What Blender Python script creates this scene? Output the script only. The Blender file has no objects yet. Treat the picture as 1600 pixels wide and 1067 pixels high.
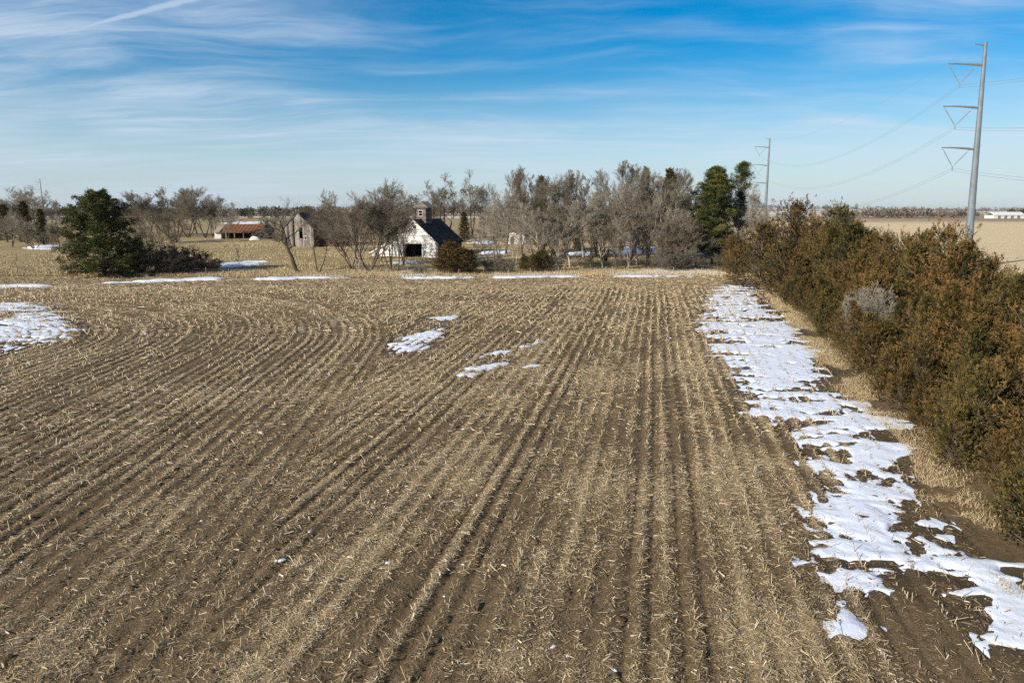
import bpy, math, random
import numpy as np
from mathutils import Vector
R = math.radians
random.seed(4); rng = np.random.default_rng(4)
S = bpy.context.scene
COL = S.collection

# ------------------------------------------------------------------ camera, sky, sun, exposure
CAMH, F, PITCH = 11.0, 1120.0, math.atan(205.5 / 1120.0)
cam = bpy.data.cameras.new('camera'); camo = bpy.data.objects.new('camera', cam); COL.objects.link(camo)
camo.location = (0, 0, CAMH); camo.rotation_euler = (R(90) - PITCH, 0, 0)
cam.sensor_width = 36; cam.lens = 36 * F / 1600; cam.clip_start = .5; cam.clip_end = 60000
S.camera = camo
SUN_EL, SHADOW_AZ = R(25), R(52)          # shadows fall 52 degrees right of straight ahead
SUNDIR = Vector((-math.sin(SHADOW_AZ) * math.cos(SUN_EL), -math.cos(SHADOW_AZ) * math.cos(SUN_EL), math.sin(SUN_EL)))
W = bpy.data.worlds.new('World'); S.world = W; W.use_nodes = True
S.view_settings.view_transform = 'Standard'; S.view_settings.look = 'None'
S.view_settings.exposure = 0.78; S.view_settings.gamma = 1.0; S.view_settings.use_curve_mapping = False
S.cycles.max_bounces = 5; S.cycles.diffuse_bounces = 3; S.cycles.glossy_bounces = 2; S.cycles.volume_bounces = 0
S.cycles.use_denoising = False

class N:
    """small node-graph helper"""
    def __init__(s, tree): s.t = tree; s.n = tree.nodes; s.l = tree.links
    def add(s, typ, **kw):
        nd = s.n.new(typ)
        for k, v in kw.items():
            if k.startswith('_'): setattr(nd, k[1:], v)
            else:
                key = int(k[1:]) if k[0] == 'i' and k[1:].isdigit() else k.replace('__', ' ')
                if isinstance(v, bpy.types.NodeSocket): s.l.new(v, nd.inputs[key])
                else: nd.inputs[key].default_value = v
        return nd
    def math(s, op, a, b=0.0, c=0.0, clamp=False):
        return s.add('ShaderNodeMath', _operation=op, _use_clamp=clamp, i0=a, i1=b, i2=c).outputs[0]
    def mix(s, f, a, b, blend='MIX'):
        nd = s.add('ShaderNodeMix', _data_type='RGBA', _blend_type=blend)
        for i, v in ((0, f), (6, a), (7, b)):
            if isinstance(v, bpy.types.NodeSocket): s.l.new(v, nd.inputs[i])
            else: nd.inputs[i].default_value = (v if i == 0 or len(v) == 4 else (*v, 1))
        return nd.outputs[2]
    def ramp(s, f, lo, hi):
        return s.add('ShaderNodeMapRange', _interpolation_type='SMOOTHSTEP', i0=f, i1=lo, i2=hi).outputs[0]
    def noise(s, vec, scale, detail=4, rough=.55, dist=0.0, dim='3D'):
        nd = s.add('ShaderNodeTexNoise', _noise_dimensions=dim, Scale=scale, Detail=detail, Roughness=rough, Distortion=dist)
        if vec is not None: s.l.new(vec, nd.inputs['Vector'])
        return nd.outputs['Fac']

def build_world():
    g = N(W.node_tree)
    bg = next(n for n in g.n if n.type == 'BACKGROUND')
    sky = g.add('ShaderNodeTexSky', _sky_type='NISHITA', _sun_disc=False, _sun_elevation=SUN_EL,
                _sun_rotation=math.atan2(SUNDIR.x, SUNDIR.y), _altitude=300, _air_density=1.0, _dust_density=.6, _ozone_density=2.5)
    d = g.add('ShaderNodeTexCoord').outputs['Generated']
    sep = g.add('ShaderNodeSeparateXYZ', Vector=d)
    x, y, z = sep.outputs
    zz = g.math('MAXIMUM', z, 0.0)
    den = g.math('ADD', zz, .10)
    px, py = g.math('DIVIDE', x, den), g.math('DIVIDE', y, den)      # a cloud sheet overhead, seen in perspective
    p = g.add('ShaderNodeCombineXYZ', X=px, Y=py, Z=0.0).outputs[0]
    warp = g.add('ShaderNodeTexNoise', Scale=.7, Detail=3.0, Vector=p).outputs['Color']
    pw = g.add('ShaderNodeVectorMath', _operation='MULTIPLY_ADD', i0=warp, i1=(.8, .8, 0), i2=p).outputs[0]
    m1 = g.add('ShaderNodeMapping', Vector=pw, Rotation=(0, 0, R(34)), Location=(.4, .9, 0), Scale=(.45, 1.25, 1)).outputs[0]
    streak = g.noise(m1, 1.3, 10, .58, .2)
    m2 = g.add('ShaderNodeMapping', Vector=pw, Rotation=(0, 0, R(8)), Location=(3.1, 1.7, 0), Scale=(.45, .7, 1)).outputs[0]
    big = g.noise(m2, .8, 4, .5, .3)
    m3 = g.add('ShaderNodeMapping', Vector=pw, Rotation=(0, 0, R(24)), Scale=(.7, 3.4, 1)).outputs[0]
    fine = g.noise(m3, 1.6, 10, .64, .25)
    veil0 = g.ramp(g.math('ADD', g.math('MULTIPLY', streak, .6), g.math('MULTIPLY', big, .6)), .46, .78)
    fil = g.math('MULTIPLY', g.ramp(fine, .40, .72), g.ramp(big, .30, .58))
    cov = g.math('ADD', g.math('MULTIPLY', veil0, g.math('MULTIPLY_ADD', fine, .9, .15)), g.math('MULTIPLY', fil, .30), clamp=True)
    cov = g.math('MULTIPLY', cov, .80)
    # one old contrail high on the left
    q = g.math('ADD', g.math('MULTIPLY', px, 0.3973), g.math('MULTIPLY', py, 0.9177))
    q = g.math('ADD', q, g.math('MULTIPLY', g.math('SUBTRACT', g.noise(p, 9, 5, .65), .5), .045))
    along = g.math('ADD', g.math('MULTIPLY', px, 0.9177), g.math('MULTIPLY', py, -0.3973))
    wid = g.math('ADD', .018, g.math('MULTIPLY', g.ramp(along, -2.849, -2.057), .03))
    band = g.math('SUBTRACT', 1.0, g.ramp(g.math('DIVIDE', g.math('ABSOLUTE', g.math('SUBTRACT', q, 1.9684)), wid), .15, 1.0))
    band = g.math('MULTIPLY', band, g.ramp(along, -2.969, -2.699))
    cov = g.math('MAXIMUM', cov, g.math('MULTIPLY', band, .62))
    hs = g.add('ShaderNodeHueSaturation', Hue=.500, Saturation=1.65, Value=1.04, Color=sky.outputs[0]).outputs[0]
    col = g.mix(cov, hs, (6.2, 7.0, 7.9))
    veil = g.math('MULTIPLY', g.math('SUBTRACT', 1.0, g.ramp(zz, .0, .20)), .66)    # thin cirrus seen edge-on low in the sky
    col = g.mix(veil, col, (4.7, 5.9, 7.3))
    g.l.new(col, bg.inputs['Color']); bg.inputs['Strength'].default_value = .066
build_world()
sun = bpy.data.lights.new('sun', 'SUN'); sun.energy = 4.7; sun.angle = R(.53); sun.color = (1, .91, .78)
suno = bpy.data.objects.new('sun', sun); COL.objects.link(suno); suno.rotation_euler = SUNDIR.to_track_quat('Z', 'Y').to_euler()

# ------------------------------------------------------------------ placing: where a direction from the drone meets the ground
def ray(x, y):
    a, b = (x - 800) / F, (533.5 - y) / F
    return np.array([a, math.cos(PITCH) + b * math.sin(PITCH), -math.sin(PITCH) + b * math.cos(PITCH)])
def sstep(a, b, v):
    t = np.clip((v - a) / (b - a), 0, 1); return t * t * (3 - 2 * t)
def H(x, y):
    """land height: flat field, gentle rise to the farmstead, low hills far off"""
    x = np.asarray(x, float); y = np.asarray(y, float)
    rise = np.clip(.033 * (y - 124), 0, None); rise = 4.3 * (1 - np.exp(-rise / 4.3))
    rise = rise * (1 - sstep(20, 75, x - .05 * y)) * (1 - sstep(500, 1500, y))
    far = sstep(1500, 4500, y) * (9 + 9 * np.sin(x * .0011 + 1) + 6 * np.sin(x * .0031 + y * .001))
    return rise + far
def ground(x, y):
    r = ray(x, y); t = 11 / -r[2]
    for _ in range(40): t += .6 * ((H(r[0] * t, r[1] * t) - (CAMH + r[2] * t)) / r[2])
    return float(r[0] * t), float(r[1] * t)
def at(x, y, Y):
    r = ray(x, y); t = Y / r[1]; return r[0] * t, Y, CAMH + r[2] * t

# ------------------------------------------------------------------ numpy noise
def hsh(ix, iy, s):
    n = (ix.astype(np.int64) * 374761393 + iy.astype(np.int64) * 668265263 + s * 974634777) & 0xffffffff
    n = ((n ^ (n >> 13)) * 1274126177) & 0xffffffff
    return ((n ^ (n >> 16)) & 0xffff) / 65535.0
def vn(x, y, s=0):
    ix, iy = np.floor(x), np.floor(y); fx, fy = x - ix, y - iy
    fx = fx * fx * (3 - 2 * fx); fy = fy * fy * (3 - 2 * fy)
    a, b, c, d = hsh(ix, iy, s), hsh(ix + 1, iy, s), hsh(ix, iy + 1, s), hsh(ix + 1, iy + 1, s)
    return a + (b - a) * fx + (c - a) * fy + (a - b - c + d) * fx * fy
def fbm(x, y, s=0, o=4):
    v, a, n = 0, .5, 0
    for i in range(o):
        v = v + a * vn(x * 2 ** i, y * 2 ** i, s + i); n += a; a *= .5
    return v / n

# ------------------------------------------------------------------ object helpers
def link(o, parent=None):
    COL.objects.link(o)
    if parent: o.parent = parent
    return o
def tag(o, label=None, cat=None, group=None, kind=None):
    if label: o['label'] = label
    if cat: o['category'] = cat
    if group: o['group'] = group
    if kind: o['kind'] = kind
    return o
def empty(name, loc, rz=0.0, sc=1.0):
    o = bpy.data.objects.new(name, None); COL.objects.link(o); o.empty_display_size = .3
    o.location = loc; o.rotation_euler = (0, 0, rz); o.scale = (sc,) * 3 if not isinstance(sc, tuple) else sc
    return o
def npmesh(name, V, faces, mat=None, smooth=False, **attrs):
    """V (n,3); faces: (m,k) int array or list of such arrays"""
    me = bpy.data.meshes.new(name)
    if not isinstance(faces, list): faces = [faces]
    faces = [f for f in faces if len(f)]
    me.vertices.add(len(V)); me.vertices.foreach_set('co', np.ascontiguousarray(V, np.float32).ravel())
    lt = np.concatenate([np.full(len(f), f.shape[1], np.int32) for f in faces])
    li = np.concatenate([f.ravel() for f in faces]).astype(np.int32)
    me.loops.add(len(li)); me.loops.foreach_set('vertex_index', li)
    me.polygons.add(len(lt)); me.polygons.foreach_set('loop_start', np.concatenate([[0], np.cumsum(lt)[:-1]]).astype(np.int32))
    for k, v in attrs.items():
        a = me.attributes.new(k, 'FLOAT', 'POINT'); a.data.foreach_set('value', np.ascontiguousarray(v, np.float32))
    if smooth: me.polygons.foreach_set('use_smooth', np.ones(len(lt), bool))
    me.update(calc_edges=True)
    if mat: me.materials.append(mat)
    return me
def obj(name, me, parent=None, loc=None):
    o = link(bpy.data.objects.new(name, me), parent)
    if loc is not None: o.location = loc
    return o
class MB:
    """collect boxes, prisms and bars, then build ONE mesh"""
    def __init__(s): s.v = []; s.f = []
    def poly(s, pts, faces):
        b = len(s.v); s.v += [tuple(p) for p in pts]; s.f += [tuple(b + i for i in f) for f in faces]; return s
    def box(s, x0, x1, y0, y1, z0, z1):
        return s.poly([(x, y, z) for x in (x0, x1) for y in (y0, y1) for z in (z0, z1)],
                      [(0, 1, 3, 2), (4, 6, 7, 5), (0, 4, 5, 1), (2, 3, 7, 6), (0, 2, 6, 4), (1, 5, 7, 3)])
    def prism(s, pts, a, b, axis='y'):
        """2-D outline (u,z) swept along y (or x) from a to b"""
        n = len(pts); P = (lambda u, z, w: (u, w, z)) if axis == 'y' else (lambda u, z, w: (w, u, z))
        return s.poly([P(u, z, a) for u, z in pts] + [P(u, z, b) for u, z in pts],
                      [tuple(range(n)), tuple(range(2 * n - 1, n - 1, -1))] + [(i, i + n, (i + 1) % n + n, (i + 1) % n) for i in range(n)])
    def bar(s, p, q, r0, r1=None, k=6):
        p, q = np.array(p, float), np.array(q, float); r1 = r0 if r1 is None else r1
        d = (q - p) / max(np.linalg.norm(q - p), 1e-9); u = np.cross(d, (0, 0, 1) if abs(d[2]) < .9 else (1, 0, 0)); u /= np.linalg.norm(u); w = np.cross(d, u)
        ring = [(math.cos(t) * u + math.sin(t) * w) for t in np.arange(k) * 2 * math.pi / k]
        return s.poly([p + r0 * c for c in ring] + [q + r1 * c for c in ring],
                      [tuple(range(k))[::-1], tuple(range(k, 2 * k))] + [(i, (i + 1) % k, (i + 1) % k + k, i + k) for i in range(k)])
    def build(s, name, mat, parent=None, smooth=False):
        me = bpy.data.meshes.new(name); me.from_pydata([tuple(map(float, p)) for p in s.v], [], s.f); me.update()
        if smooth: me.polygons.foreach_set('use_smooth', np.ones(len(me.polygons), bool))
        
        if mat: me.materials.append(mat)
        return obj(name, me, parent)

# ------------------------------------------------------------------ materials
def material(name):
    m = bpy.data.materials.new(name); m.use_nodes = True; g = N(m.node_tree)
    bs = next(n for n in g.n if n.type == 'BSDF_PRINCIPLED'); bs.inputs['Roughness'].default_value = .9
    bs.inputs['Specular IOR Level'].default_value = .2
    return m, g, bs
def wpos(g): return g.add('ShaderNodeNewGeometry').outputs['Position']
def bump(g, bs, h, strength=.5, dist=.05):
    g.l.new(g.add('ShaderNodeBump', Strength=strength, Distance=dist, Height=h).outputs[0], bs.inputs['Normal'])
def attr(g, n): return g.add('ShaderNodeAttribute', _attribute_name=n).outputs['Fac']

def m_field():
    m, g, bs = material('field_soil'); p = wpos(g)
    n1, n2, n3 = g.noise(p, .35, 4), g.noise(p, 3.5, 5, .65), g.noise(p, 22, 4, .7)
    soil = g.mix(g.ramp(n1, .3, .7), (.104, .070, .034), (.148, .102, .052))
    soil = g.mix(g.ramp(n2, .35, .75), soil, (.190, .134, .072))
    soil = g.mix(g.ramp(n3, .52, .34), soil, (.042, .028, .014))  # dark pits: small shadows between clods painted into the soil colour
    soil = g.mix(g.math('MULTIPLY', attr(g, 'wet'), .75), soil, (.040, .029, .017))
    mm = g.add('ShaderNodeMapping', Vector=p, Scale=(1, .55, 1)).outputs[0]
    fl = g.noise(mm, 30, 3, .75, .6)
    cover = attr(g, 'res')
    thr = g.math('SUBTRACT', .70, g.math('MULTIPLY', cover, .30))
    straw = g.ramp(g.math('SUBTRACT', fl, thr), -.01, .05)
    tone = g.mix(g.noise(p, 9, 2), (.26, .185, .10), (.41, .32, .195))
    g.l.new(g.mix(g.math('MULTIPLY', straw, .85), soil, tone), bs.inputs['Base Color'])
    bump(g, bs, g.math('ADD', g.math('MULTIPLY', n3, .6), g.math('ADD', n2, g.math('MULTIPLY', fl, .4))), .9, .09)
    return m
def m_straw(name, a, b, c):
    m, g, bs = material(name); t = attr(g, 'tone')
    col = g.mix(g.ramp(t, .1, .6), a, b); col = g.mix(g.ramp(t, .72, 1), col, c)
    g.l.new(col, bs.inputs['Base Color']); bs.inputs['Roughness'].default_value = .75
    return m
def m_ground():
    m, g, bs = material('pasture'); p = wpos(g)
    s = g.add('ShaderNodeSeparateXYZ', Vector=p)
    n1, n2, n3 = g.noise(p, .03, 5), g.noise(p, .25, 5, .65), g.noise(p, 2.5, 5, .75)
    c = g.mix(g.ramp(n1, .35, .65), (.245, .182, .088), (.32, .245, .13))
    c = g.mix(g.ramp(n2, .45, .7), c, (.23, .185, .085))
    c = g.mix(g.math('MULTIPLY', g.ramp(n3, .5, .8), .6), c, (.40, .32, .19))
    c = g.mix(g.math('MULTIPLY', g.ramp(n3, .48, .25), .7), c, (.10, .075, .04))
    # crop land beyond the hedge: pale stubble with faint drilling
    mr = g.add('ShaderNodeMapping', Vector=p, Scale=(.03, .4, 1)).outputs[0]
    pale = g.mix(g.noise(mr, 1, 4, .7), (.47, .355, .205), (.60, .475, .30))
    right = g.ramp(g.math('SUBTRACT', s.outputs[0], g.math('MULTIPLY', s.outputs[1], .22)), 22, 34)
    c = g.mix(right, c, pale)
    # distant patchwork of fields
    mp = g.add('ShaderNodeMapping', Vector=p, Scale=(.0016, .0022, 1)).outputs[0]
    v = g.add('ShaderNodeTexVoronoi', _distance='CHEBYCHEV', Vector=mp, Scale=1.0, Randomness=.8)
    vv = g.add('ShaderNodeSeparateColor', Color=v.outputs['Color']).outputs[0]
    pc = g.mix(vv, (.22, .165, .10), (.42, .34, .22)); pc = g.mix(g.ramp(vv, .72, .75), pc, (.62, .60, .58))
    c = g.mix(g.ramp(s.outputs[1], 560, 760), c, pc)
    g.l.new(c, bs.inputs['Base Color']); bump(g, bs, g.math('ADD', n3, n2), .8, .25)
    return m
def m_snow():
    m, g, bs = material('snow'); p = wpos(g)
    n, n2 = g.noise(p, 2.2, 5, .6), g.noise(p, 14, 4, .6)
    dirt = g.noise(p, 1.1, 5, .7)
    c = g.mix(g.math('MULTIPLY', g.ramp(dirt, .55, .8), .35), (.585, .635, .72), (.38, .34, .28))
    g.l.new(c, bs.inputs['Base Color']); bs.inputs['Roughness'].default_value = .6
    bump(g, bs, g.math('ADD', n, g.math('MULTIPLY', n2, .25)), .45, .10)
    return m
def m_foliage(name, dark, mid, tip, tipamt=.5):
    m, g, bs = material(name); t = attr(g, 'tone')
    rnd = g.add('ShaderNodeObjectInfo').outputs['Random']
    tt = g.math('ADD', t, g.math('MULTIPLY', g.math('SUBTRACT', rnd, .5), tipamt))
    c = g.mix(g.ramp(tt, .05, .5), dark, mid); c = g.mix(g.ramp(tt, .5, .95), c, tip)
    g.l.new(c, bs.inputs['Base Color']); bs.inputs['Roughness'].default_value = .8; bs.inputs['Specular IOR Level'].default_value = .06
    return m
def m_bark(name, a, b):
    m, g, bs = material(name); p = wpos(g)
    rnd = g.add('ShaderNodeObjectInfo').outputs['Random']
    n = g.noise(p, 1.5, 4, .7)
    c = g.mix(g.math('MULTIPLY_ADD', rnd, .6, g.math('MULTIPLY', n, .4)), a, b)
    g.l.new(c, bs.inputs['Base Color']); return m
def m_siding(name, paint, wood, peel, per, axis=2, dark=.5):
    """weathered boards; per = boards per metre along local z (2) or x (0)"""
    m, g, bs = material(name); o = g.add('ShaderNodeTexCoord').outputs['Object']
    s = g.add('ShaderNodeSeparateXYZ', Vector=o).outputs
    k = g.math('MULTIPLY', s[axis], per); fr = g.math('FRACT', k); idn = g.math('FLOOR', k)
    wn = g.add('ShaderNodeTexWhiteNoise', _noise_dimensions='1D', W=idn).outputs[0]
    sc = (1, 1, 7) if axis == 2 else (7, 7, 1)
    st = g.noise(g.add('ShaderNodeMapping', Vector=o, Scale=sc).outputs[0], 1.1, 5, .7)
    pl = g.ramp(g.math('ADD', st, g.math('MULTIPLY', g.math('SUBTRACT', wn, .5), .25)), peel, peel + .12)
    wcol = g.mix(wn, wood, tuple(v * .6 for v in wood))
    c = g.mix(pl, paint, wcol)
    gap = g.math('MULTIPLY', g.ramp(fr, .12, .02), dark)
    c = g.mix(gap, c, (.02, .018, .015))
    g.l.new(c, bs.inputs['Base Color']); bump(g, bs, g.math('ADD', fr, st), .5, .04)
    return m
def m_metal(name, a, b, rough=.55, metal=.3, scale=1.2):
    m, g, bs = material(name); o = g.add('ShaderNodeTexCoord').outputs['Object']
    g.l.new(g.mix(g.ramp(g.noise(o, scale, 5, .7), .35, .65), a, b), bs.inputs['Base Color'])
    bs.inputs['Roughness'].default_value = rough; bs.inputs['Metallic'].default_value = metal
    return m
M = dict(
    field=m_field(), ground=m_ground(), snow=m_snow(),
    straw=m_straw('corn_straw', (.235, .163, .083), (.43, .335, .195), (.62, .535, .385)),
    grass=m_straw('dry_grass', (.24, .18, .09), (.42, .325, .185), (.55, .46, .30)),
    cedar=m_foliage('cedar_foliage', (.011, .013, .005), (.070, .053, .018), (.172, .100, .036), .28),
    cedarg=m_foliage('cedar_green', (.010, .014, .005), (.054, .051, .017), (.145, .100, .034), .3),
    pine=m_foliage('pine_needles', (.012, .020, .007), (.044, .054, .016), (.125, .118, .036), .15),
    bark=m_bark('bark_brown', (.085, .066, .048), (.17, .135, .10)),
    dark=m_bark('bark_dark', (.05, .040, .03), (.10, .08, .06)),
    pale=m_bark('bark_pale', (.24, .205, .165), (.36, .31, .25)),
    white=m_bark('bark_dead_white', (.50, .46, .40), (.62, .58, .52)),
    twig=m_bark('twigs_brown', (.112, .096, .070), (.195, .168, .126)),
    twigr=m_bark('twigs_reddish', (.132, .105, .075), (.205, .165, .120)),
    twigg=m_bark('twigs_grey', (.19, .170, .132), (.28, .25, .20)),
    crib=m_siding('crib_siding', (.68, .675, .65), (.20, .175, .145), .52, 5.5, 2),
    cribdark=m_siding('crib_bare_boards', (.17, .152, .13), (.09, .075, .06), .45, 5.5, 2),
    barn=m_siding('barn_boards', (.27, .245, .215), (.15, .13, .105), .42, 3.6, 0, .8),
    barnred=m_siding('barn_red_boards', (.13, .062, .045), (.11, .085, .07), .45, 3.6, 1, .8),
    shingle=m_siding('roof_shingles', (.022, .022, .023), (.045, .042, .04), .45, 4, 2, .4),
    rust=m_metal('rusted_iron', (.20, .078, .032), (.13, .060, .034), .8, .1, .9),
    galv=m_metal('galvanised_steel', (.125, .150, .168), (.17, .195, .215), .5, .25, .3),
    insul=m_metal('insulator', (.16, .18, .20), (.22, .24, .26), .4, 0),
    wire=m_metal('cable', (.22, .23, .24), (.28, .29, .30), .5, .3),
    wood=m_metal('weathered_wood', (.20, .165, .125), (.32, .275, .22), .9, 0, 3),
    whitep=m_metal('faded_white_paint', (.58, .57, .545), (.48, .46, .43), .8, 0, 1.5),
    darkin=m_metal('dark_timber', (.045, .040, .035), (.075, .065, .055), .9, 0, 2),
    glass=m_metal('dusty_glass', (.03, .04, .05), (.05, .06, .07), .2, 0, 1),
)

# ------------------------------------------------------------------ the big sheet of land
def spaced(lo, hi, step, far):
    a = list(np.arange(lo, hi + .01, step)); s = step
    while a[-1] < far: s *= 1.22; a.append(a[-1] + s)
    s = step; f0 = a[0]; pre = []
    while f0 > -far and lo < 0: s *= 1.22; f0 -= s; pre.append(f0)
    return np.array(pre[::-1] + a)
FIELD_END = 117.0
HEDGE0, HEDGE1 = np.array([16.5, 24.0]), np.array([38.2, 110.0])
hd = (HEDGE1 - HEDGE0) / np.linalg.norm(HEDGE1 - HEDGE0); hn = np.array([hd[1], -hd[0]])
def hedge_dist(x, y):                      # + = on the cedar side of the front edge
    wob = .9 * np.sin(y * .13) + .6 * np.sin(y * .31 + 1)
    return (x - HEDGE0[0]) * hn[0] + (y - HEDGE0[1]) * hn[1] + wob
xs = spaced(-210, 210, 3, 9000); ys = np.concatenate([np.arange(-60, 100, 8), np.arange(100, 330, 3), spaced(330, 400, 6, 16000)[0:]])
ys = np.unique(ys)
GX, GY = np.meshgrid(xs, ys)
under = (GY < FIELD_END - 1) & (GY > 2) & (np.abs(GX) < 112)
GZ = H(GX, GY) + .12 * (fbm(GX / 9, GY / 9, 3) - .5) * (GY > 118) - np.where(under, .35, 0)
nx, ny = len(xs), len(ys)
idx = np.arange(nx * ny).reshape(ny, nx)
quads = lambda I: np.stack([I[:-1, :-1], I[:-1, 1:], I[1:, 1:], I[1:, :-1]], -1).reshape(-1, 4)
gr = obj('ground', npmesh('ground', np.stack([GX, GY, GZ], -1).reshape(-1, 3), quads(idx), M['ground'], True)); tag(gr, kind='structure')

# ------------------------------------------------------------------ the harvested corn field
ROW = .76
TH1, TH2 = R(-2.5), R(10.9)
CEN = np.array([-56., 55.]); ROUT = 46.0
d1 = np.array([math.sin(TH1), math.cos(TH1)]); n1 = np.array([d1[1], -d1[0]])
d2 = np.array([math.sin(TH2), math.cos(TH2)]); n2 = np.array([d2[1], -d2[0]])
def rows(x, y):
    """offset of a point across the planted rows: straight rows, rows that swing left round a bend, and the headland"""
    px, py = x - CEN[0], y - CEN[1]
    a, b = px * d1[0] + py * d1[1], px * n1[0] + py * n1[1]
    r = np.where(a < 0, b, np.where(b < 0, a, np.hypot(px, py)))
    wig = .25 * np.sin(y * .045 + 1) + .12 * np.sin(y * .13)
    us = x * n2[0] + y * n2[1] + wig * .5
    edge = ROUT + 1.2 * (vn(x / 6, y / 6, 77) - .5)
    fam = np.where(r < edge, 0, 1)
    u = np.where(fam == 0, r + wig, us + 1000)
    head = y > 101.5 + 2.0 * np.sin(x * .05) + .02 * x
    u = np.where(head, y + 2000 - .02 * x, u)
    return u, np.where(head, 2, fam)
def along(x, y, fam):
    return np.where(fam == 2, x, np.where(fam == 1, x * d2[0] + y * d2[1], y + x * .3))
def surface(x, y):
    """soil height, straw cover, distance to the nearest row"""
    u, fam = rows(x, y)
    k = u / ROW; du = (k - np.round(k)) * ROW; rid = np.round(k)
    al = along(x, y, fam)
    pas = u / (ROW * 8); pf = np.abs(pas - np.floor(pas) - .5) * 2           # combine passes, 8 rows wide
    streak = fbm(al / 5.0, rid * 7.3, 5, 3)
    patch = fbm(x / 7, y / 7, 11, 4); patch2 = fbm(x / 1.6, y / 1.6, 15, 3)
    stripe = np.exp(-(du / .17) ** 2) * np.clip(streak * 2.4 - .6, 0, 1.2) * (.12 + 1.7 * hsh(rid, rid * 0 + 1, 22) ** 1.4) * (1 + .6 * sstep(40, 70, y))
    swath = sstep(.62, .98, pf) * (.4 + .9 * vn(al / 9, np.floor(pas) * 3.1, 8))
    track = (hsh(rid, rid * 0 + 3, 21) > .72) * np.exp(-((du - .38 * np.sign(du + 1e-9)) / .15) ** 2)   # wheel tracks between some rows
    near = 1 - sstep(30, 62, y); lines = np.clip(.35 + .60 * (fam == 1) + .70 * sstep(20, 46, y), 0, 1.05)
    res = .035 + .72 * stripe * lines + .50 * swath * (.3 + patch2) + 1.6 * np.clip(patch - .47, 0, 1) + .9 * np.clip(patch2 - .45, 0, 1) * (.35 + near) - .55 * track
    res = res + .30 * sstep(80, 104, y) + .15 * (fam == 2)
    hd_ = hedge_dist(x, y)
    bare = sstep(-5.2, -3.6, hd_)                                             # dirt strip along the cedars
    res = np.clip(res * (1 - .85 * bare), 0, 1)
    z = .022 * np.cos(2 * math.pi * du / ROW) * (.5 + streak) * (1 - .7 * bare) - .055 * track
    z = z + .10 * (fbm(x / 2.2, y / 2.2, 31, 3) - .5) + .075 * (fbm(x * 2.6, y * 2.6, 37, 3) - .5) * (1 - .6 * bare) + .12 * (fbm(x / 14, y / 14, 33, 2) - .5) - .05 * np.clip(np.sin(math.pi * rid / 1.0 + 2.2 * vn(rid * .37, rid * 0, 44) * 6), 0, 1) * (fam == 0) * sstep(38, 55, y) * (np.abs(du) > .2)
    return z + H(x, y), res, du, fam

# snow patches: outlines on the ground
def gpoly(pts): return np.array([ground(*p) for p in pts])
SNOW = [
 ('A', gpoly([(1128,444),(1185,447),(1203,455),(1176,463),(1196,480),(1237,503),(1262,529),(1282,547),(1302,577),(1290,594),(1274,604),(1303,620),(1346,637),(1400,656),(1436,665),(1430,702),(1384,714),(1418,752),(1405,770),(1345,742),(1270,705),(1240,660),(1191,672),(1176,650),(1155,645),(1160,607),(1138,577),(1116,560),(1106,531),(1094,508),(1107,480),(1106,460)])),
 ('B', gpoly([(1258,712),(1300,722),(1345,735),(1405,765),(1425,780),(1400,800),(1412,835),(1436,868),(1440,888),(1408,880),(1393,906),(1358,916),(1325,913),(1302,898),(1280,866),(1274,810),(1288,770)])),
 ('C', gpoly([(1441,812),(1475,828),(1514,869),(1562,885),(1605,905),(1720,975),(1760,1060),(1640,1050),(1600,1024),(1565,1009),(1532,966),(1497,922),(1470,895),(1458,850)])),
 ('D', gpoly([(1305,940),(1322,940),(1344,980),(1330,990),(1308,988)])),
 ('D2', gpoly([(1286,1025),(1300,1030),(1302,1062),(1290,1064)])),
 ('E', gpoly([(-160,470),(60,471),(92,484),(126,502),(136,520),(128,530),(62,536),(0,556),(-160,590)])),
 ('F', gpoly([(606,534),(640,521),(694,512),(704,520),(682,536),(655,548),(612,550)])),
 ('F2', gpoly([(670,497),(714,492),(712,498),(680,502)])),
 ('G', gpoly([(698,587),(745,568),(800,563),(785,573),(725,588)])),
 ('G2', gpoly([(725,560),(775,547),(798,548),(752,562)])),
 ('H', gpoly([(812,540),(842,529),(850,536),(822,544)])),
 ('H2', gpoly([(815,572),(838,565),(842,570),(822,575)])),
]
def sdist(x, y, P):
    """signed distance to a polygon, + inside"""
    d = np.full(x.shape, 1e9); ins = np.zeros(x.shape, bool)
    for a, b in zip(P, np.roll(P, -1, 0)):
        e = b - a; wx, wy = x - a[0], y - a[1]
        t = np.clip((wx * e[0] + wy * e[1]) / (e @ e), 0, 1)
        d = np.minimum(d, np.hypot(wx - t * e[0], wy - t * e[1]))
        c = ((a[1] > y) != (b[1] > y)) & (x < (b[0] - a[0]) * (y - a[1]) / (b[1] - a[1] + 1e-12) + a[0])
        ins ^= c
    return np.where(ins, d, -d)
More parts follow.
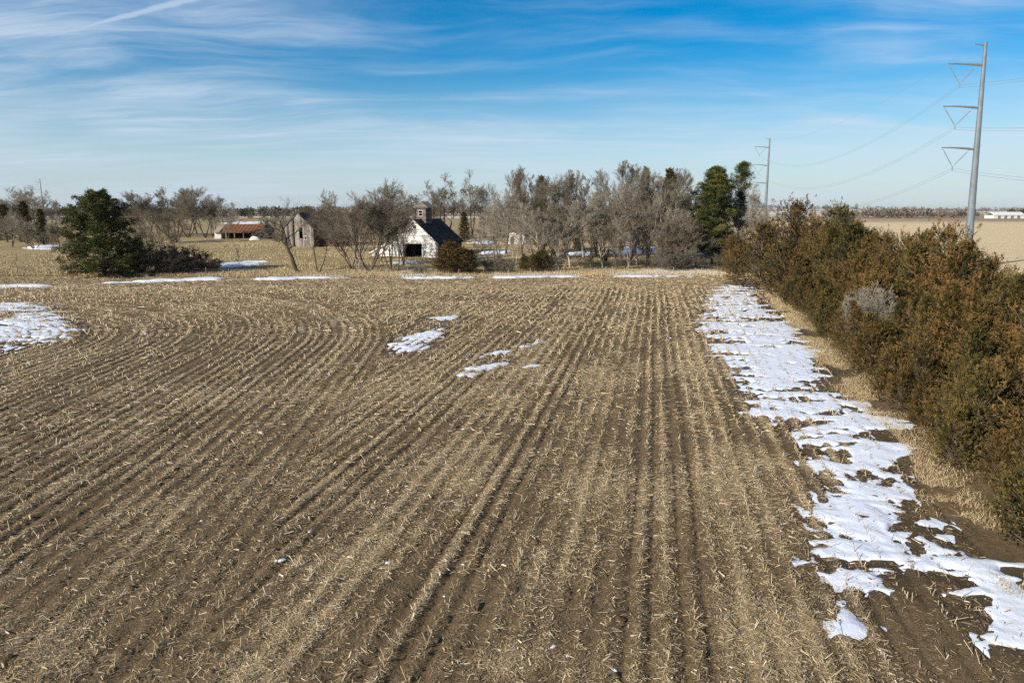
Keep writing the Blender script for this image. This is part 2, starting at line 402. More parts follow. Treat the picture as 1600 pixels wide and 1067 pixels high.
def snow_q(key, P, X, Y, du):
    """how surely snow still lies at a point (+ = snow)"""
    sd = sdist(X, Y, P); big = key in 'ABCE'
    wx = X + 1.6 * (fbm(X / 1.8, Y / 1.8, 64, 3) - .5); wy = Y + 1.2 * (fbm(X / 1.5 + 5, Y / 1.5, 65, 3) - .5)
    n = (fbm(wx / 2.9, wy / 1.3, 61, 5) - .5) * 2.2 + 1.1 * (fbm(wx * 1.7, wy * 1.7, 63, 4) - .5)
    q = sd * (.7 if big else 1.2) + (1.25 if big else .7) * (n - (.26 if key == 'A' else .05 if key in 'BC' else .2 if key == 'E' else 0))
    hole = sstep(.54, .68, fbm(wx / 2.1 + 9, wy / 1.0, 67, 5)) * np.where(Y > 42, 2.0, 1.5) * (1 if key in 'ABE' else .8 if key == 'C' else .35)
    q = np.minimum(q, 1.1) - hole - .35 * np.exp(-(du / .14) ** 2) * (key in 'EFG')
    if not big and key != 'D': q = q - .9 * sstep(.42, .62, fbm(X / 2.5, Y / .9, 69, 3))
    if key == 'E': q = q - .8 * sstep(.45, .62, fbm(X / 6, Y / 1.3, 73, 3))
    return q
def wetness(x, y):
    w = np.zeros(x.shape)
    for _, P in SNOW:
        lo, hi = P.min(0) - 2.5, P.max(0) + 2.5
        k = (x > lo[0]) & (x < hi[0]) & (y > lo[1]) & (y < hi[1])
        if k.any(): w[k] = np.maximum(w[k], sstep(-1.3, .1, sdist(x[k], y[k], P) + 1.2 * (fbm(x[k], y[k], 51, 3) - .5)))
    return w
Vs, Fs, A_res, A_wet, base = [], [], [], [], 0
for x0, x1, y0, y1, st in ((-31, 31, 6, 30.6, .10), (-58, 46, 30, 60.8, .14), (-108, 66, 60, FIELD_END, .22)):
    X, Y = np.meshgrid(np.arange(x0, x1, st), np.arange(y0, y1, st))
    Z, res, du, fam = surface(X, Y)
    if y1 < 100: Z = Z - .08 * sstep(y1 - .8, y1 - .3, Y)
    if y0 > 10: Z = Z - .0
    I = np.arange(X.size).reshape(X.shape)
    Vs.append(np.stack([X, Y, Z], -1).reshape(-1, 3)); Fs.append(quads(I) + base); base += X.size
    A_res.append(res.ravel()); A_wet.append(wetness(X, Y).ravel())
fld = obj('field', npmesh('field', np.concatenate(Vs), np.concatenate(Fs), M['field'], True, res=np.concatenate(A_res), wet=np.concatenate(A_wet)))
tag(fld, kind='structure')

# snow lying in the field: a raised sheet that dives under the soil at its ragged edge
SNOWLABEL = dict(A='long drifted snow strip with bare holes beside the brown cedars', B='broken snow sheet with stalks poking through, in the lower right of the field',
    C='smooth snow strip in the bottom right corner beside bare dirt', D='small narrow snow remnant just below the broken snow sheet', D2='tiny snow scraps at the bottom edge of the field',
    E='streaky snow patch in curved rows at the left edge', F='largest snow patch in the middle of the field', F2='thin snow sliver behind the middle snow patch',
    G='low streaky snow patch, nearest of those mid-field', G2='faint snow streaks right of the middle snow patch', H='small bright oval snow patch right of the mid-field streaks', H2='tiny snow fleck below the small oval patch')
def snow_sheet(key, P, st):
    lo, hi = P.min(0) - 1.0, P.max(0) + 1.0
    X, Y = np.meshgrid(np.arange(lo[0], hi[0], st), np.arange(lo[1], hi[1], st))
    Z, res, du, fam = surface(X, Y)
    q = snow_q(key, P, X, Y, du)
    smooth = H(X, Y) + .12 * (fbm(X / 14, Y / 14, 33, 2) - .5) + .10 * (fbm(X / 2.2, Y / 2.2, 31, 3) - .5)
    T = smooth + .012 + np.where(q > 0, .085 * (1 - np.exp(-q * 1.3)), q * .12) + .035 * (fbm(X / 1.2, Y / 1.2, 71, 3) - .5)
    I = np.arange(X.size).reshape(X.shape); Fq = quads(I)
    keep = ((T - Z).ravel()[Fq] > -.05).any(1) & (q.ravel()[Fq] > -.45).any(1); Fq = Fq[keep]
    if len(Fq) < 4: return
    used, inv = np.unique(Fq, return_inverse=True)
    V = np.stack([X, Y, T], -1).reshape(-1, 3)[used]
    o = obj('snow_patch', npmesh('snow_patch', V, inv.reshape(-1, 4), M['snow'], True))
    tag(o, SNOWLABEL[key], 'snow', 'snow patches lying in the field', 'stuff')
for key, P in SNOW:
    dist = P[:, 1].mean(); snow_sheet(key, P, .09 if dist < 40 else .14 if dist < 80 else .2)

def flat_snow(name, label, pts, thick=.10, group='snow along the far field edge', brk=2.2):
    """snow lying on grass further off"""
    P = gpoly(pts); lo, hi = P.min(0) - 1, P.max(0) + 1; st = .45
    X, Y = np.meshgrid(np.arange(lo[0], hi[0], st), np.arange(lo[1], hi[1], st))
    s = sdist(X, Y, P) + 5.0 * (fbm(X / 4.5, Y / 3.5, 81, 4) - .56) - brk * sstep(.42, .6, fbm(X / 2.2, Y / .8, 83, 3))
    hgt = np.where(Y < FIELD_END, surface(X, Y)[0], H(X, Y) + .12 * (fbm(X / 9, Y / 9, 3) - .5))
    T = hgt + .08 + np.clip(s, -1, .8) * .22 * thick / .1
    I = np.arange(X.size).reshape(X.shape); Fq = quads(I); Fq = Fq[(s.ravel()[Fq] > -.7).any(1)]
    if not len(Fq): return
    used, inv = np.unique(Fq, return_inverse=True)
    o = obj(name, npmesh(name, np.stack([X, Y, T], -1).reshape(-1, 3)[used], inv.reshape(-1, 4), M['snow'], True))
    tag(o, label, 'snow', group, 'stuff')
for lab, pts in (
    ('thin snow line at the far left field edge', [(-80,449),(60,445),(85,447),(40,450),(-80,454)]),
    ('snow streak before the dark thicket at the field edge', [(150,443),(260,437),(345,433),(340,438),(220,443)]),
    ('long snow streak before the two leaning bare trees', [(375,437),(470,432),(550,431),(545,435),(430,439),(385,440)]),
    ('bright snow drift before the white corn crib', [(590,430),(640,428),(735,434),(700,437),(630,437)]),
    ('snow strip before the round dark cedar', [(745,431),(840,427),(935,430),(925,433),(800,436),(760,435)]),
    ('long snow strip before the right grove', [(940,430),(1010,423),(1190,423),(1205,431),(1080,433),(960,433)])):
    flat_snow('snow_drift', lab, pts, brk=1.6)
for lab, pts in (
    ('blue shaded snow beside the dark thicket', [(325,414),(375,409),(415,409),(395,416),(340,419)]),
    ('pale snow beyond the left grove', [(35,388),(60,384),(92,384),(90,390),(50,391)]),
    ('snow in front of the corn crib door', [(590,412),(640,406),(662,410),(640,416)]),
    ('snow beside the round cedar in the yard', [(735,398),(765,391),(805,391),(790,398)]),
    ('snow further back in the yard by the poles', [(728,381),(750,377),(785,378),(770,382)]),
    ('shaded snow under the grove, left part', [(870,400),(890,394),(935,394),(925,400)]),
    ('shaded snow under the grove, middle part', [(955,397),(975,388),(1050,386),(1045,395),(990,400)]),
    ('shaded snow under the grove near the tall pine', [(1080,398),(1100,391),(1130,391),(1120,398)]),
    ('snow on the far field above the rust roofed shed', [(345,349),(372,347),(425,347),(420,350),(360,351)])):
    flat_snow('snow_drift', lab, pts, .12, 'snow lying in the farmyard')

# ------------------------------------------------------------------ corn straw, stubs and snow crumbs
def quads_mesh(name, C, ang, pitch, L, Wd, tone, mat, lift):
    """flat bent straws: centre, heading, pitch, length, width"""
    n = len(C); d = np.stack([np.cos(ang) * np.cos(pitch), np.sin(ang) * np.cos(pitch), np.sin(pitch)], -1)
    roll = rng.uniform(-.7, .7, n); sx = np.stack([-np.sin(ang) * np.cos(roll), np.cos(ang) * np.cos(roll), np.sin(roll)], -1)
    h = d * (L / 2)[:, None]; w = sx * (Wd / 2)[:, None]; c = C + np.array([0, 0, 1]) * lift[:, None]
    V = np.stack([c - h - w, c - h + w, c + h + w * .5, c + h - w * .5], 1).reshape(-1, 3)
    return npmesh(name, V, np.arange(4 * n).reshape(-1, 4), mat, False, tone=np.repeat(tone, 4))
def scatter(y0, y1, dens):
    n = int(dens * (y1 - y0) * 2 * (.8 * y1 + 4)); x = rng.uniform(-1, 1, n) * (.8 * y1 + 4); y = rng.uniform(y0, y1, n)
    k = (np.abs(x) < .8 * y + 4) & (hedge_dist(x, y) < .3) & (x > -106); return x[k], y[k]
def snow_in(x, y):
    u = rows(x, y)[0] / ROW; du = (u - np.round(u)) * ROW; w = np.full(x.shape, -9.)
    for k_, P in SNOW:
        lo, hi = P.min(0) - 1, P.max(0) + 1; m = (x > lo[0]) & (x < hi[0]) & (y > lo[1]) & (y < hi[1])
        if m.any(): w[m] = np.maximum(w[m], snow_q(k_, P, x[m], y[m], du[m]))
    return w
C_, a_, p_, l_, w_, t_, lf_ = [], [], [], [], [], [], []
for y0, y1, dens, Lm, Wm in ((8, 20, 560, .105, .011), (20, 34, 380, .13, .014), (34, 62, 190, .17, .022), (62, FIELD_END + 2, 44, .30, .045)):
    x, y = scatter(y0, y1, dens)
    z, res, du, fam = surface(x, y)
    sn = snow_in(x, y)
    k = rng.random(len(x)) < np.clip(res * .95 + .03, 0, 1) * np.where(sn > .1, .10, 1)
    x, y, z, sn = x[k], y[k], z[k], sn[k]; n = len(x)
    L = Lm * np.clip(np.exp(rng.normal(-.1, .65, n)), .15, 2.6); kind = rng.random(n); L = np.where(kind < .025, Lm * rng.uniform(2.2, 3.6, n), L)
    C_.append(np.stack([x, y, z], -1)); a_.append(rng.uniform(0, 2 * math.pi, n)); p_.append(rng.normal(0, .14, n))
    l_.append(L); w_.append(Wm * rng.uniform(.5, 1.5, n) * np.where(kind > .9, 2.6, 1)); t_.append(rng.random(n)); lf_.append(rng.uniform(.008, .035, n) + np.where(sn > .1, .06, 0) + L * .06)
straw = obj('corn_straw', quads_mesh('corn_straw', np.concatenate(C_), *map(np.concatenate, (a_, p_, l_, w_, t_)), M['straw'], np.concatenate(lf_)))
tag(straw, 'loose pale corn straw strewn over the brown field', 'straw', kind='stuff')

def stub_mesh():
    x, y = scatter(9, 103, 12)
    u, fam = rows(x, y); k = u / ROW; du = (k - np.round(k)) * ROW          # move each stub onto its row
    e = .05; gx = (rows(x + e, y)[0] - u) / e; gy = (rows(x, y + e)[0] - u) / e; ok = np.hypot(gx, gy) < 1.6
    jit = rng.normal(0, .03, len(x)); x = x - (du + jit) * gx; y = y - (du + jit) * gy
    z, res, _, fam = surface(x, y); sn = snow_in(x, y)
    keepp = hsh(np.round(k), np.floor(along(x, y, fam) / 2.5), 91)
    ok &= (rng.random(len(x)) < np.where(sn > .1, np.where(y > 45, .14, .40), np.clip(keepp * 1.1 - .38, .03, .65) * np.where(y > 60, .7, 1) * np.where(fam == 0, .55, 1))) & (hedge_dist(x, y) < -.6)
    x, y, z = x[ok], y[ok], z[ok]; n = len(x)
    hgt = np.clip(rng.gamma(3, .05, n), .04, .36) * np.clip(y / 40, 1, 1.6); r = rng.uniform(.008, .015, n) * np.clip(y / 24, 1, 3.4)
    lean = rng.normal(0, .5, (n, 2)) * hgt[:, None]
    ring = np.array([[math.cos(t), math.sin(t)] for t in (0, 2.09, 4.19)])
    b = np.stack([x, y, z - .05], -1)[:, None, :] + np.concatenate([ring, np.zeros((3, 1))], 1)[None] * r[:, None, None]
    t = b + np.concatenate([lean, (hgt + .05)[:, None]], 1)[:, None, :]
    V = np.concatenate([b, t], 1).reshape(-1, 3); o = (np.arange(n) * 6)[:, None]
    Fq = np.concatenate([o + np.array([[i, (i + 1) % 3, (i + 1) % 3 + 3, i + 3]]) for i in range(3)])
    return npmesh('corn_stubble', V, [Fq, o + np.array([[3, 4, 5]])], M['straw'], False, tone=np.repeat(rng.uniform(.3, 1, n), 6))
tag(obj('corn_stubble', stub_mesh()), 'cut corn stalks standing in rows across the field', 'stubble', kind='stuff')

def clods(n, y0, y1, mat, name, size, near_rows, attrs=True):
    x, y = scatter(y0, y1, n / ((y1 - y0) * 2 * (.8 * y1 + 4)))
    if near_rows is not None: k = near_rows(x, y); x, y = x[k], y[k]
    z = surface(x, y)[0]; n = len(x)
    base = np.array([[1, 0, 0], [.5, .87, 0], [-.5, .87, 0], [-1, 0, 0], [-.5, -.87, 0], [.5, -.87, 0], [.45, .1, .55], [-.35, .3, .6], [-.1, -.4, .5]])
    fc = np.array([[0, 1, 6], [1, 7, 6], [1, 2, 7], [2, 3, 7], [3, 8, 7], [3, 4, 8], [4, 5, 8], [5, 6, 8], [5, 0, 6], [6, 7, 8]])
    s = size * np.exp(rng.normal(0, .45, n)); an = rng.uniform(0, 6.3, n)
    P = base[None] * (1 + rng.normal(0, .22, (n, 9, 1))) * np.stack([s * rng.uniform(.9, 2.0, n), s, s * rng.uniform(.45, .9, n)], -1)[:, None]
    c, si = np.cos(an)[:, None], np.sin(an)[:, None]
    V = np.stack([P[..., 0] * c - P[..., 1] * si + x[:, None], P[..., 0] * si + P[..., 1] * c + y[:, None], P[..., 2] + z[:, None]], -1).reshape(-1, 3)
    Fq = ((np.arange(n) * 9)[:, None, None] + fc[None]).reshape(-1, 3)
    return npmesh(name, V, Fq, mat, False, res=np.zeros(len(V)), wet=np.full(len(V), .15))
tag(obj('soil_clods', clods(60000, 8, 40, M['field'], 'soil_clods', .034, lambda x, y: surface(x, y)[1] < .6)), 'small brown soil clods over the field', 'soil', kind='stuff')
tag(obj('snow_crumbs', clods(700, 9, 75, M['snow'], 'snow_crumbs', .052, lambda x, y: (fbm(x / 8, y / 8, 95, 3) > .47) & (hedge_dist(x, y) < -4))), 'scattered scraps of old snow between the corn rows', 'snow', kind='stuff')

# ------------------------------------------------------------------ dry grass
def grass_mesh(name, x, y, hgt, wid, zf, spread=.45):
    n = len(x); z = zf(x, y); a = rng.uniform(0, 6.3, n); b = rng.uniform(0, 6.3, n)
    w = np.stack([np.cos(a), np.sin(a), np.zeros(n)], -1) * (wid / 2)[:, None]
    t = np.stack([np.cos(b), np.sin(b), np.zeros(n)], -1) * (hgt * rng.uniform(0, spread, n))[:, None]
    p = np.stack([x, y, z - .04], -1); up = np.zeros((n, 3)); up[:, 2] = hgt
    V = np.stack([p - w, p + w, p + t * .45 + up * .6 + w * .6, p + t * .45 + up * .6 - w * .6, p + t + up], 1).reshape(-1, 3)
    o = (np.arange(n) * 5)[:, None]
    return npmesh(name, V, [o + np.array([[0, 1, 2, 3]]), o + np.array([[3, 2, 4]])], M['grass'], False, tone=np.repeat(rng.random(n), 5))
landz = lambda x, y: H(x, y) + .12 * (fbm(x / 9, y / 9, 3) - .5)
x = rng.uniform(-105, 52, 60000); y = 118.6 + 9 * rng.random(60000) ** 1.4 + 1.5 * np.sin(x * .06)
k = fbm(x / 6, y / 3, 101) > .36; x, y = x[k], y[k]
tag(obj('edge_grass', grass_mesh('edge_grass', x, y, rng.uniform(.25, .85, len(x)), rng.uniform(.03, .07, len(x)), landz)), 'tall dry tan grass along the far field edge', 'grass', kind='stuff')
x = rng.uniform(-120, 60, 110000); y = rng.uniform(126, 215, 110000); k = (fbm(x / 8, y / 8, 103) > .45) & (np.abs(x) < .8 * y); x, y = x[k], y[k]
tag(obj('yard_grass', grass_mesh('yard_grass', x, y, rng.uniform(.12, .4, len(x)), rng.uniform(.06, .13, len(x)), landz)), 'short matted dry grass in the farmyard', 'grass', kind='stuff')
t = rng.uniform(-8, 100, 90000); o_ = rng.normal(-.1, .6, 90000) + np.where(rng.random(90000) < .3, rng.uniform(0, 7, 90000), 0)
x = HEDGE0[0] + hd[0] * t + hn[0] * o_; y = HEDGE0[1] + hd[1] * t + hn[1] * o_
k = (hedge_dist(x, y) > -1.5) & (fbm(x / 3, y / 3, 105) > .36); x, y = x[k], y[k]
tag(obj('verge_grass', grass_mesh('verge_grass', x, y, rng.uniform(.06, .26, len(x)), rng.uniform(.012, .028, len(x)), lambda a, b: surface(a, b)[0], 1.9)), 'flattened dry grass along the foot of the cedars', 'grass', kind='stuff')

# ------------------------------------------------------------------ trees: shapes
def tubes(segs, sides):
    """segs (n,8): p0,p1,r0,r1 -> joined tapered tubes"""
    s = np.array(segs, float); p, q, r0, r1 = s[:, :3], s[:, 3:6], s[:, 6], s[:, 7]; n = len(s)
    d = q - p; d /= np.linalg.norm(d, axis=1)[:, None] + 1e-9
    ref = np.where(np.abs(d[:, 2:3]) < .9, np.array([[0, 0, 1.]]), np.array([[1., 0, 0]]))
    u = np.cross(d, ref); u /= np.linalg.norm(u, axis=1)[:, None]; w = np.cross(d, u)
    an = np.arange(sides) * 2 * math.pi / sides
    ring = u[:, None] * np.cos(an)[None, :, None] + w[:, None] * np.sin(an)[None, :, None]
    V = np.concatenate([p[:, None] + ring * r0[:, None, None], q[:, None] + ring * r1[:, None, None]], 1).reshape(-1, 3)
    o = (np.arange(n) * 2 * sides)[:, None]
    Fq = np.concatenate([o + np.array([[i, (i + 1) % sides, (i + 1) % sides + sides, i + sides]]) for i in range(sides)])
    return V, Fq
def nrm(v): return v / (np.linalg.norm(v) + 1e-9)
def bare_tree(seed, Ht=14., stems=1, split=.22, kids=(9, 7, 6, 5), angle=(.75, .7, .7, .8), ratio=(.62, .5, .5, .55), up=.10, r0=.24, lean=0., spread=.25, twig=.016, wob=.16):
    r = np.random.default_rng(seed); segs = [[], [], [], [], []]
    def grow(p, d, L, rad, lv):
        ns = (9, 6, 4, 2, 1)[lv]; pts = [p]; rs = [rad]; dirs = []
        for i in range(ns):
            d = nrm(d + r.normal(0, wob * (.6 if lv == 0 else 1), 3) + np.array([0, 0, up * (1 if lv < 3 else 1.6)]))
            p = p + d * L / ns; pts.append(p); dirs.append(d); rs.append(max(rad * (1 - (i + 1) / ns * (.78 if lv < 4 else .6)), .006))
        for i in range(ns): segs[lv].append([*pts[i], *pts[i + 1], rs[i], rs[i + 1]])
        if lv == 4: return
        n = kids[lv]
        for j in range(n):
            t = (split if lv == 0 else .22) + (1 - (split if lv == 0 else .22)) * ((j + r.random()) / n) ** .85
            f = t * ns; i = min(int(f), ns - 1); q = pts[i] + (pts[i + 1] - pts[i]) * (f - i); dd = dirs[i]
            s = nrm(np.cross(dd, r.normal(0, 1, 3))); a = angle[lv] * r.uniform(.6, 1.25)
            cl = L * ratio[lv] * r.uniform(.6, 1.2) * (1.15 - .55 * t)
            grow(q, nrm(dd * math.cos(a) + s * math.sin(a)), cl, max(rs[i] * r.uniform(.45, .65), twig * .8) if lv < 3 else twig, lv + 1)
    for k in range(stems):
        a = 2 * math.pi * (k + r.random() * .6) / max(stems, 1); sp = spread if stems > 1 else 0
        d = nrm(np.array([math.cos(a) * sp + lean, math.sin(a) * sp, 1])); off = np.array([math.cos(a), math.sin(a), 0]) * 0
        grow(off - np.array([0, 0, .3]), d, Ht * r.uniform(.82, 1.0), r0 * (1 if stems == 1 else .75), 0)
    def join(levels):
        V, Fc, b = [], [], 0
        for lv, k in levels:
            if segs[lv]:
                v, f = tubes(segs[lv], k); V.append(v); Fc.append(f + b); b += len(v)
        return np.concatenate(V), np.concatenate(Fc)
    tv, tf = join(((0, 8), (1, 5))); cv, cf = join(((2, 4), (3, 3), (4, 3)))
    top = max(cv[:, 2].max(), tv[:, 2].max())
    return npmesh('trunk', tv, tf, M['bark'], True), npmesh('crown', cv, cf, M['twig'], True), top
def blades(P, D, L, Wd, tone):
    """narrow leaf-sized faces: base point, direction, length, width"""
    n = len(P); s = np.cross(D, rng.normal(0, 1, (n, 3))); s /= np.linalg.norm(s, axis=1)[:, None] + 1e-9
    h = D * L[:, None]; w = s * (Wd / 2)[:, None]
    V = np.stack([P - w * .5, P + h * .55 - w, P + h, P + h * .55 + w], 1).reshape(-1, 3)
    return V, np.arange(4 * n).reshape(-1, 4), np.repeat(tone, 4)
def unit(v): return v / (np.linalg.norm(v, axis=-1, keepdims=True) + 1e-9)
def cedar(seed, Ht=8., Rad=2.6, nb=230, plumes=9, per=13, power=.75, bl=(.19, .046), multi=1):
    r = np.random.default_rng(seed); P, D, T, segs = [], [], [], []
    tops = [(np.zeros(2), 1.0)] + [(r.normal(0, Rad * .40, 2), r.uniform(.58, .9)) for _ in range(multi - 1)]
    for off, sc in tops:
        segs.append([off[0] * .3, off[1] * .3, -.3, off[0], off[1], Ht * sc * .97, .13 * Ht / 8, .012])
        for i in range(int(nb * sc / (1 + .55 * (multi - 1)))):
            t = (i + r.random()) / (nb * sc / (1 + .55 * (multi - 1))); t = t ** .9; z = Ht * sc * (.03 + .95 * t); az = i * 2.39996 + r.normal(0, .4)
            env = Rad * sc * ((1 - t) ** power * (.72 + .28 * math.sin(min(t * 6, 1.57)))) * r.uniform(.55, 1.22) * (1 + .22 * math.sin(az * 2 + seed) + .15 * math.sin(az * 5 + seed * 2)) + .12
            el = R(15) + t * R(50) + r.normal(0, .14)
            d = np.array([math.cos(az) * math.cos(el), math.sin(az) * math.cos(el), math.sin(el)])
            L = env / max(math.cos(el), .35); b = np.array([off[0], off[1], z - .25 * L * math.sin(el)])
            segs.append([*b, *(b + d * L), .03, .006])
            ct = r.normal(.38, .24)
            for j in range(plumes):
                s = 1 - (j / plumes) ** 1.2 * .66; q = b + d * L * s + r.normal(0, .11 + .05 * L, 3)
                pd = nrm(d * .7 + np.array([0, 0, .75]) + r.normal(0, .45, 3)); pl = r.uniform(.22, .5) * (.75 + .25 * Rad / 2.6)
                u = r.random(per); q2 = q + pd * (u * pl)[:, None]
                P.append(q2); D.append(unit(pd + r.normal(0, .42, (per, 3)))); T.append(np.clip(ct + r.normal(0, .20) + .20 * u + .30 * (s - .7), 0, 1) + 0 * u)  # tips bronzed lighter; inner plumes painted darker as shade inside the crown
    P, D, T = np.concatenate(P), np.concatenate(D), np.concatenate(T); n = len(P)
    V, Fc, tn = blades(P, D, bl[0] * r.uniform(.6, 1.4, n), bl[1] * r.uniform(.7, 1.4, n), T)
    tv, tf = tubes(segs, 4)
    return npmesh('trunk', tv, tf, M['bark'], True), npmesh('crown', V, Fc, M['cedar'], False, tone=tn), V[:, 2].max()
def pine(seed, Ht, Rad, prof, nb=120, lo=.06, clumps=7, per=46, nl=.38, nw=.055):
    """pine: whorled limbs that carry rounded needle tufts; prof(t) gives the crown's outline"""
    r = np.random.default_rng(seed); P, D, T = [], [], []; segs = []
    z0 = 0
    for i in range(8): segs.append([0.1 * math.sin(i), .08 * math.cos(i * 2), -.3 + Ht * .97 * i / 8, .1 * math.sin(i + 1), .08 * math.cos(i * 2 + 2), -.3 + Ht * .97 * (i + 1) / 8, .032 * Ht * (1 - i / 8.6) * .6, .032 * Ht * (1 - (i + 1) / 8.6) * .6])
    for i in range(nb):
        t = (i + r.random()) / nb; z = Ht * (lo + (.97 - lo) * t); az = i * 2.39996 + r.normal(0, .3)
        L = max(Rad * prof(t) * r.uniform(.62, 1.12), .4); el = R(-4) + t * R(38) + r.normal(0, .1)
        d = np.array([math.cos(az) * math.cos(el), math.sin(az) * math.cos(el), math.sin(el)]); b = np.array([0, 0, z])
        tip = b + d * L + np.array([0, 0, .08 * L]); segs.append([*b, *tip, .05 + .012 * L, .012])
        bt = r.normal(.42, .16)
        for j in range(clumps):
            s = 1 - .62 * (j / clumps) ** 1.1; q = b + (tip - b) * s + r.normal(0, .13 * L ** .7 + .1, 3) * np.array([1, 1, .55])
            cr = r.uniform(.35, .85); dirs = unit(r.normal(0, 1, (per, 3)) * np.array([1, 1, .8]) + np.array([0, 0, .55]))
            P.append(q + dirs * cr * r.uniform(.15, .8, (per, 1))); D.append(unit(dirs + r.normal(0, .35, (per, 3)) + np.array([0, 0, .2])))
            T.append(np.clip(bt + r.normal(0, .1) + .22 * dirs[:, 2], 0, 1))  # needles pointing up toned lighter, light from above painted into each tuft
    P, D, T = np.concatenate(P), np.concatenate(D), np.concatenate(T); n = len(P)
    V, Fc, tn = blades(P, D, nl * r.uniform(.6, 1.3, n), nw * r.uniform(.7, 1.4, n), T)
    tv, tf = tubes(segs, 6)
    return npmesh('trunk', tv, tf, M['dark'], True), npmesh('crown', V, Fc, M['pine'], False, tone=tn), V[:, 2].max()

BARE = dict(
    tall=bare_tree(1, 15, 1, .22, (14, 9, 7, 6), (.55, .58, .5, .45), (.48, .52, .6, .9), .16, .24, twig=.014),
    tall2=bare_tree(2, 15, 2, .20, (10, 9, 7, 6), (.52, .58, .5, .45), (.46, .52, .6, .9), .15, .23, spread=.18, twig=.014),
    broad=bare_tree(3, 12, 3, .22, (9, 8, 7, 6), (.72, .68, .55, .45), (.58, .54, .6, .9), .10, .21, spread=.45, twig=.014),
    broad2=bare_tree(4, 12, 4, .18, (8, 7, 7, 5), (.70, .68, .55, .45), (.56, .54, .6, .9), .09, .20, spread=.6, twig=.014),
    vase=bare_tree(5, 16, 3, .34, (9, 8, 6, 6), (.62, .6, .5, .45), (.46, .52, .6, .9), .14, .28, spread=.3, twig=.014),
    gaunt=bare_tree(6, 11, 1, .35, (9, 7, 5, 4), (.85, .75, .6, .5), (.62, .5, .55, .8), .06, .30, lean=-.34, wob=.26, twig=.012),
    fork=bare_tree(7, 9, 2, .40, (7, 6, 5, 4), (.6, .65, .6, .5), (.40, .5, .55, .8), .05, .20, spread=.42, twig=.011),
    small=bare_tree(8, 7.5, 2, .15, (11, 8, 6, 5), (.58, .6, .5, .45), (.48, .5, .6, .9), .13, .10, spread=.28, twig=.010),
    small2=bare_tree(9, 7.0, 1, .15, (14, 9, 7, 5), (.68, .6, .5, .45), (.54, .5, .6, .9), .13, .10, twig=.010),
    shrub=bare_tree(10, 3.6, 11, .10, (8, 6, 6, 5), (.42, .5, .5, .5), (.5, .55, .6, .8), .06, .018, spread=.6, twig=.005),
    shrub2=bare_tree(11, 3.2, 13, .10, (8, 6, 5, 5), (.42, .5, .5, .5), (.5, .55, .6, .8), .05, .017, spread=.85, twig=.005),
    sapling=bare_tree(12, 4.5, 1, .25, (8, 5, 4, 3), (.6, .6, .5, .5), (.4, .5, .6, .8), .10, .06, twig=.009),
)
CEDAR = [cedar(21, 8, 3.1, nb=270, multi=1, power=.95), cedar(22, 8, 3.3, nb=300, multi=3, power=.95), cedar(23, 8, 2.7, nb=280, multi=2, power=1.05), cedar(24, 6, 3.0, nb=320, multi=4, power=.85), cedar(26, 9, 3.6, nb=400, multi=4, power=.66)]
SPIRE = cedar(25, 15, 1.9, nb=200, plumes=8, per=8, power=.85, bl=(.34, .09))
PINE_L = pine(31, 14.6, 7.0, lambda t: (1 - t ** 2.3) ** .72 * (.80 + .20 * min(t * 4, 1)) + .03, 135, .04, 10, 66, .34, .08)
PINE_R = pine(32, 19.5, 4.6, lambda t: (1 - t ** 2.4) ** .7 * min(.62 + t * 1.4, 1) + .08, 165, .12, 9, 56, .40, .08)
PINE_T = pine(33, 19, 3.6, lambda t: max(1 - t, .0) ** .6 * (.3 + .9 * (t > .55)) + .05, 80, .35, 5, 40, .40, .065)

def tree(name, proto, loc, height, label, cat, group, rz=None, wide=1.0, mats=(None, None)):
    s = height / proto[2]; o = empty(name, loc, random.uniform(0, 6.28) if rz is None else rz, (s * wide, s * wide, s))
    for nm, me, mt in (('trunk', proto[0], mats[0]), ('crown', proto[1], mats[1])):
        c = obj(nm, me, o)
        if mt: c.material_slots[0].link = 'OBJECT'; c.material_slots[0].material = mt
    return tag(o, label, cat, group)
def place(px, ytop, Y, z0=None):
    """ground point under a crown top seen at (px, ytop), Y metres out, and the height up to it"""
    X, _, z = at(px, ytop, Y); g = float(H(X, Y)); return (X, Y, g), max(z - g, 1.0)
ORD = ['first', 'second', 'third', 'fourth', 'fifth', 'sixth', 'seventh', 'eighth', 'ninth', 'tenth', 'eleventh', 'twelfth', 'thirteenth', 'fourteenth', 'fifteenth',
       'sixteenth', 'seventeenth', 'eighteenth', 'nineteenth', 'twentieth'] + ['twenty-' + o for o in ('first', 'second', 'third', 'fourth', 'fifth', 'sixth', 'seventh', 'eighth', 'ninth')] + ['thirtieth'] + ['thirty-' + o for o in ('first', 'second', 'third', 'fourth', 'fifth', 'sixth', 'seventh', 'eighth', 'ninth')]

_T = ['twenty', 'thirty', 'forty', 'fifty', 'sixty', 'seventy', 'eighty', 'ninety']; _U = ORD[:9]
ORD = ORD[:19] + [x for t_ in _T for x in ([t_[:-1] + 'ieth'] + [t_ + '-' + u_ for u_ in _U])]
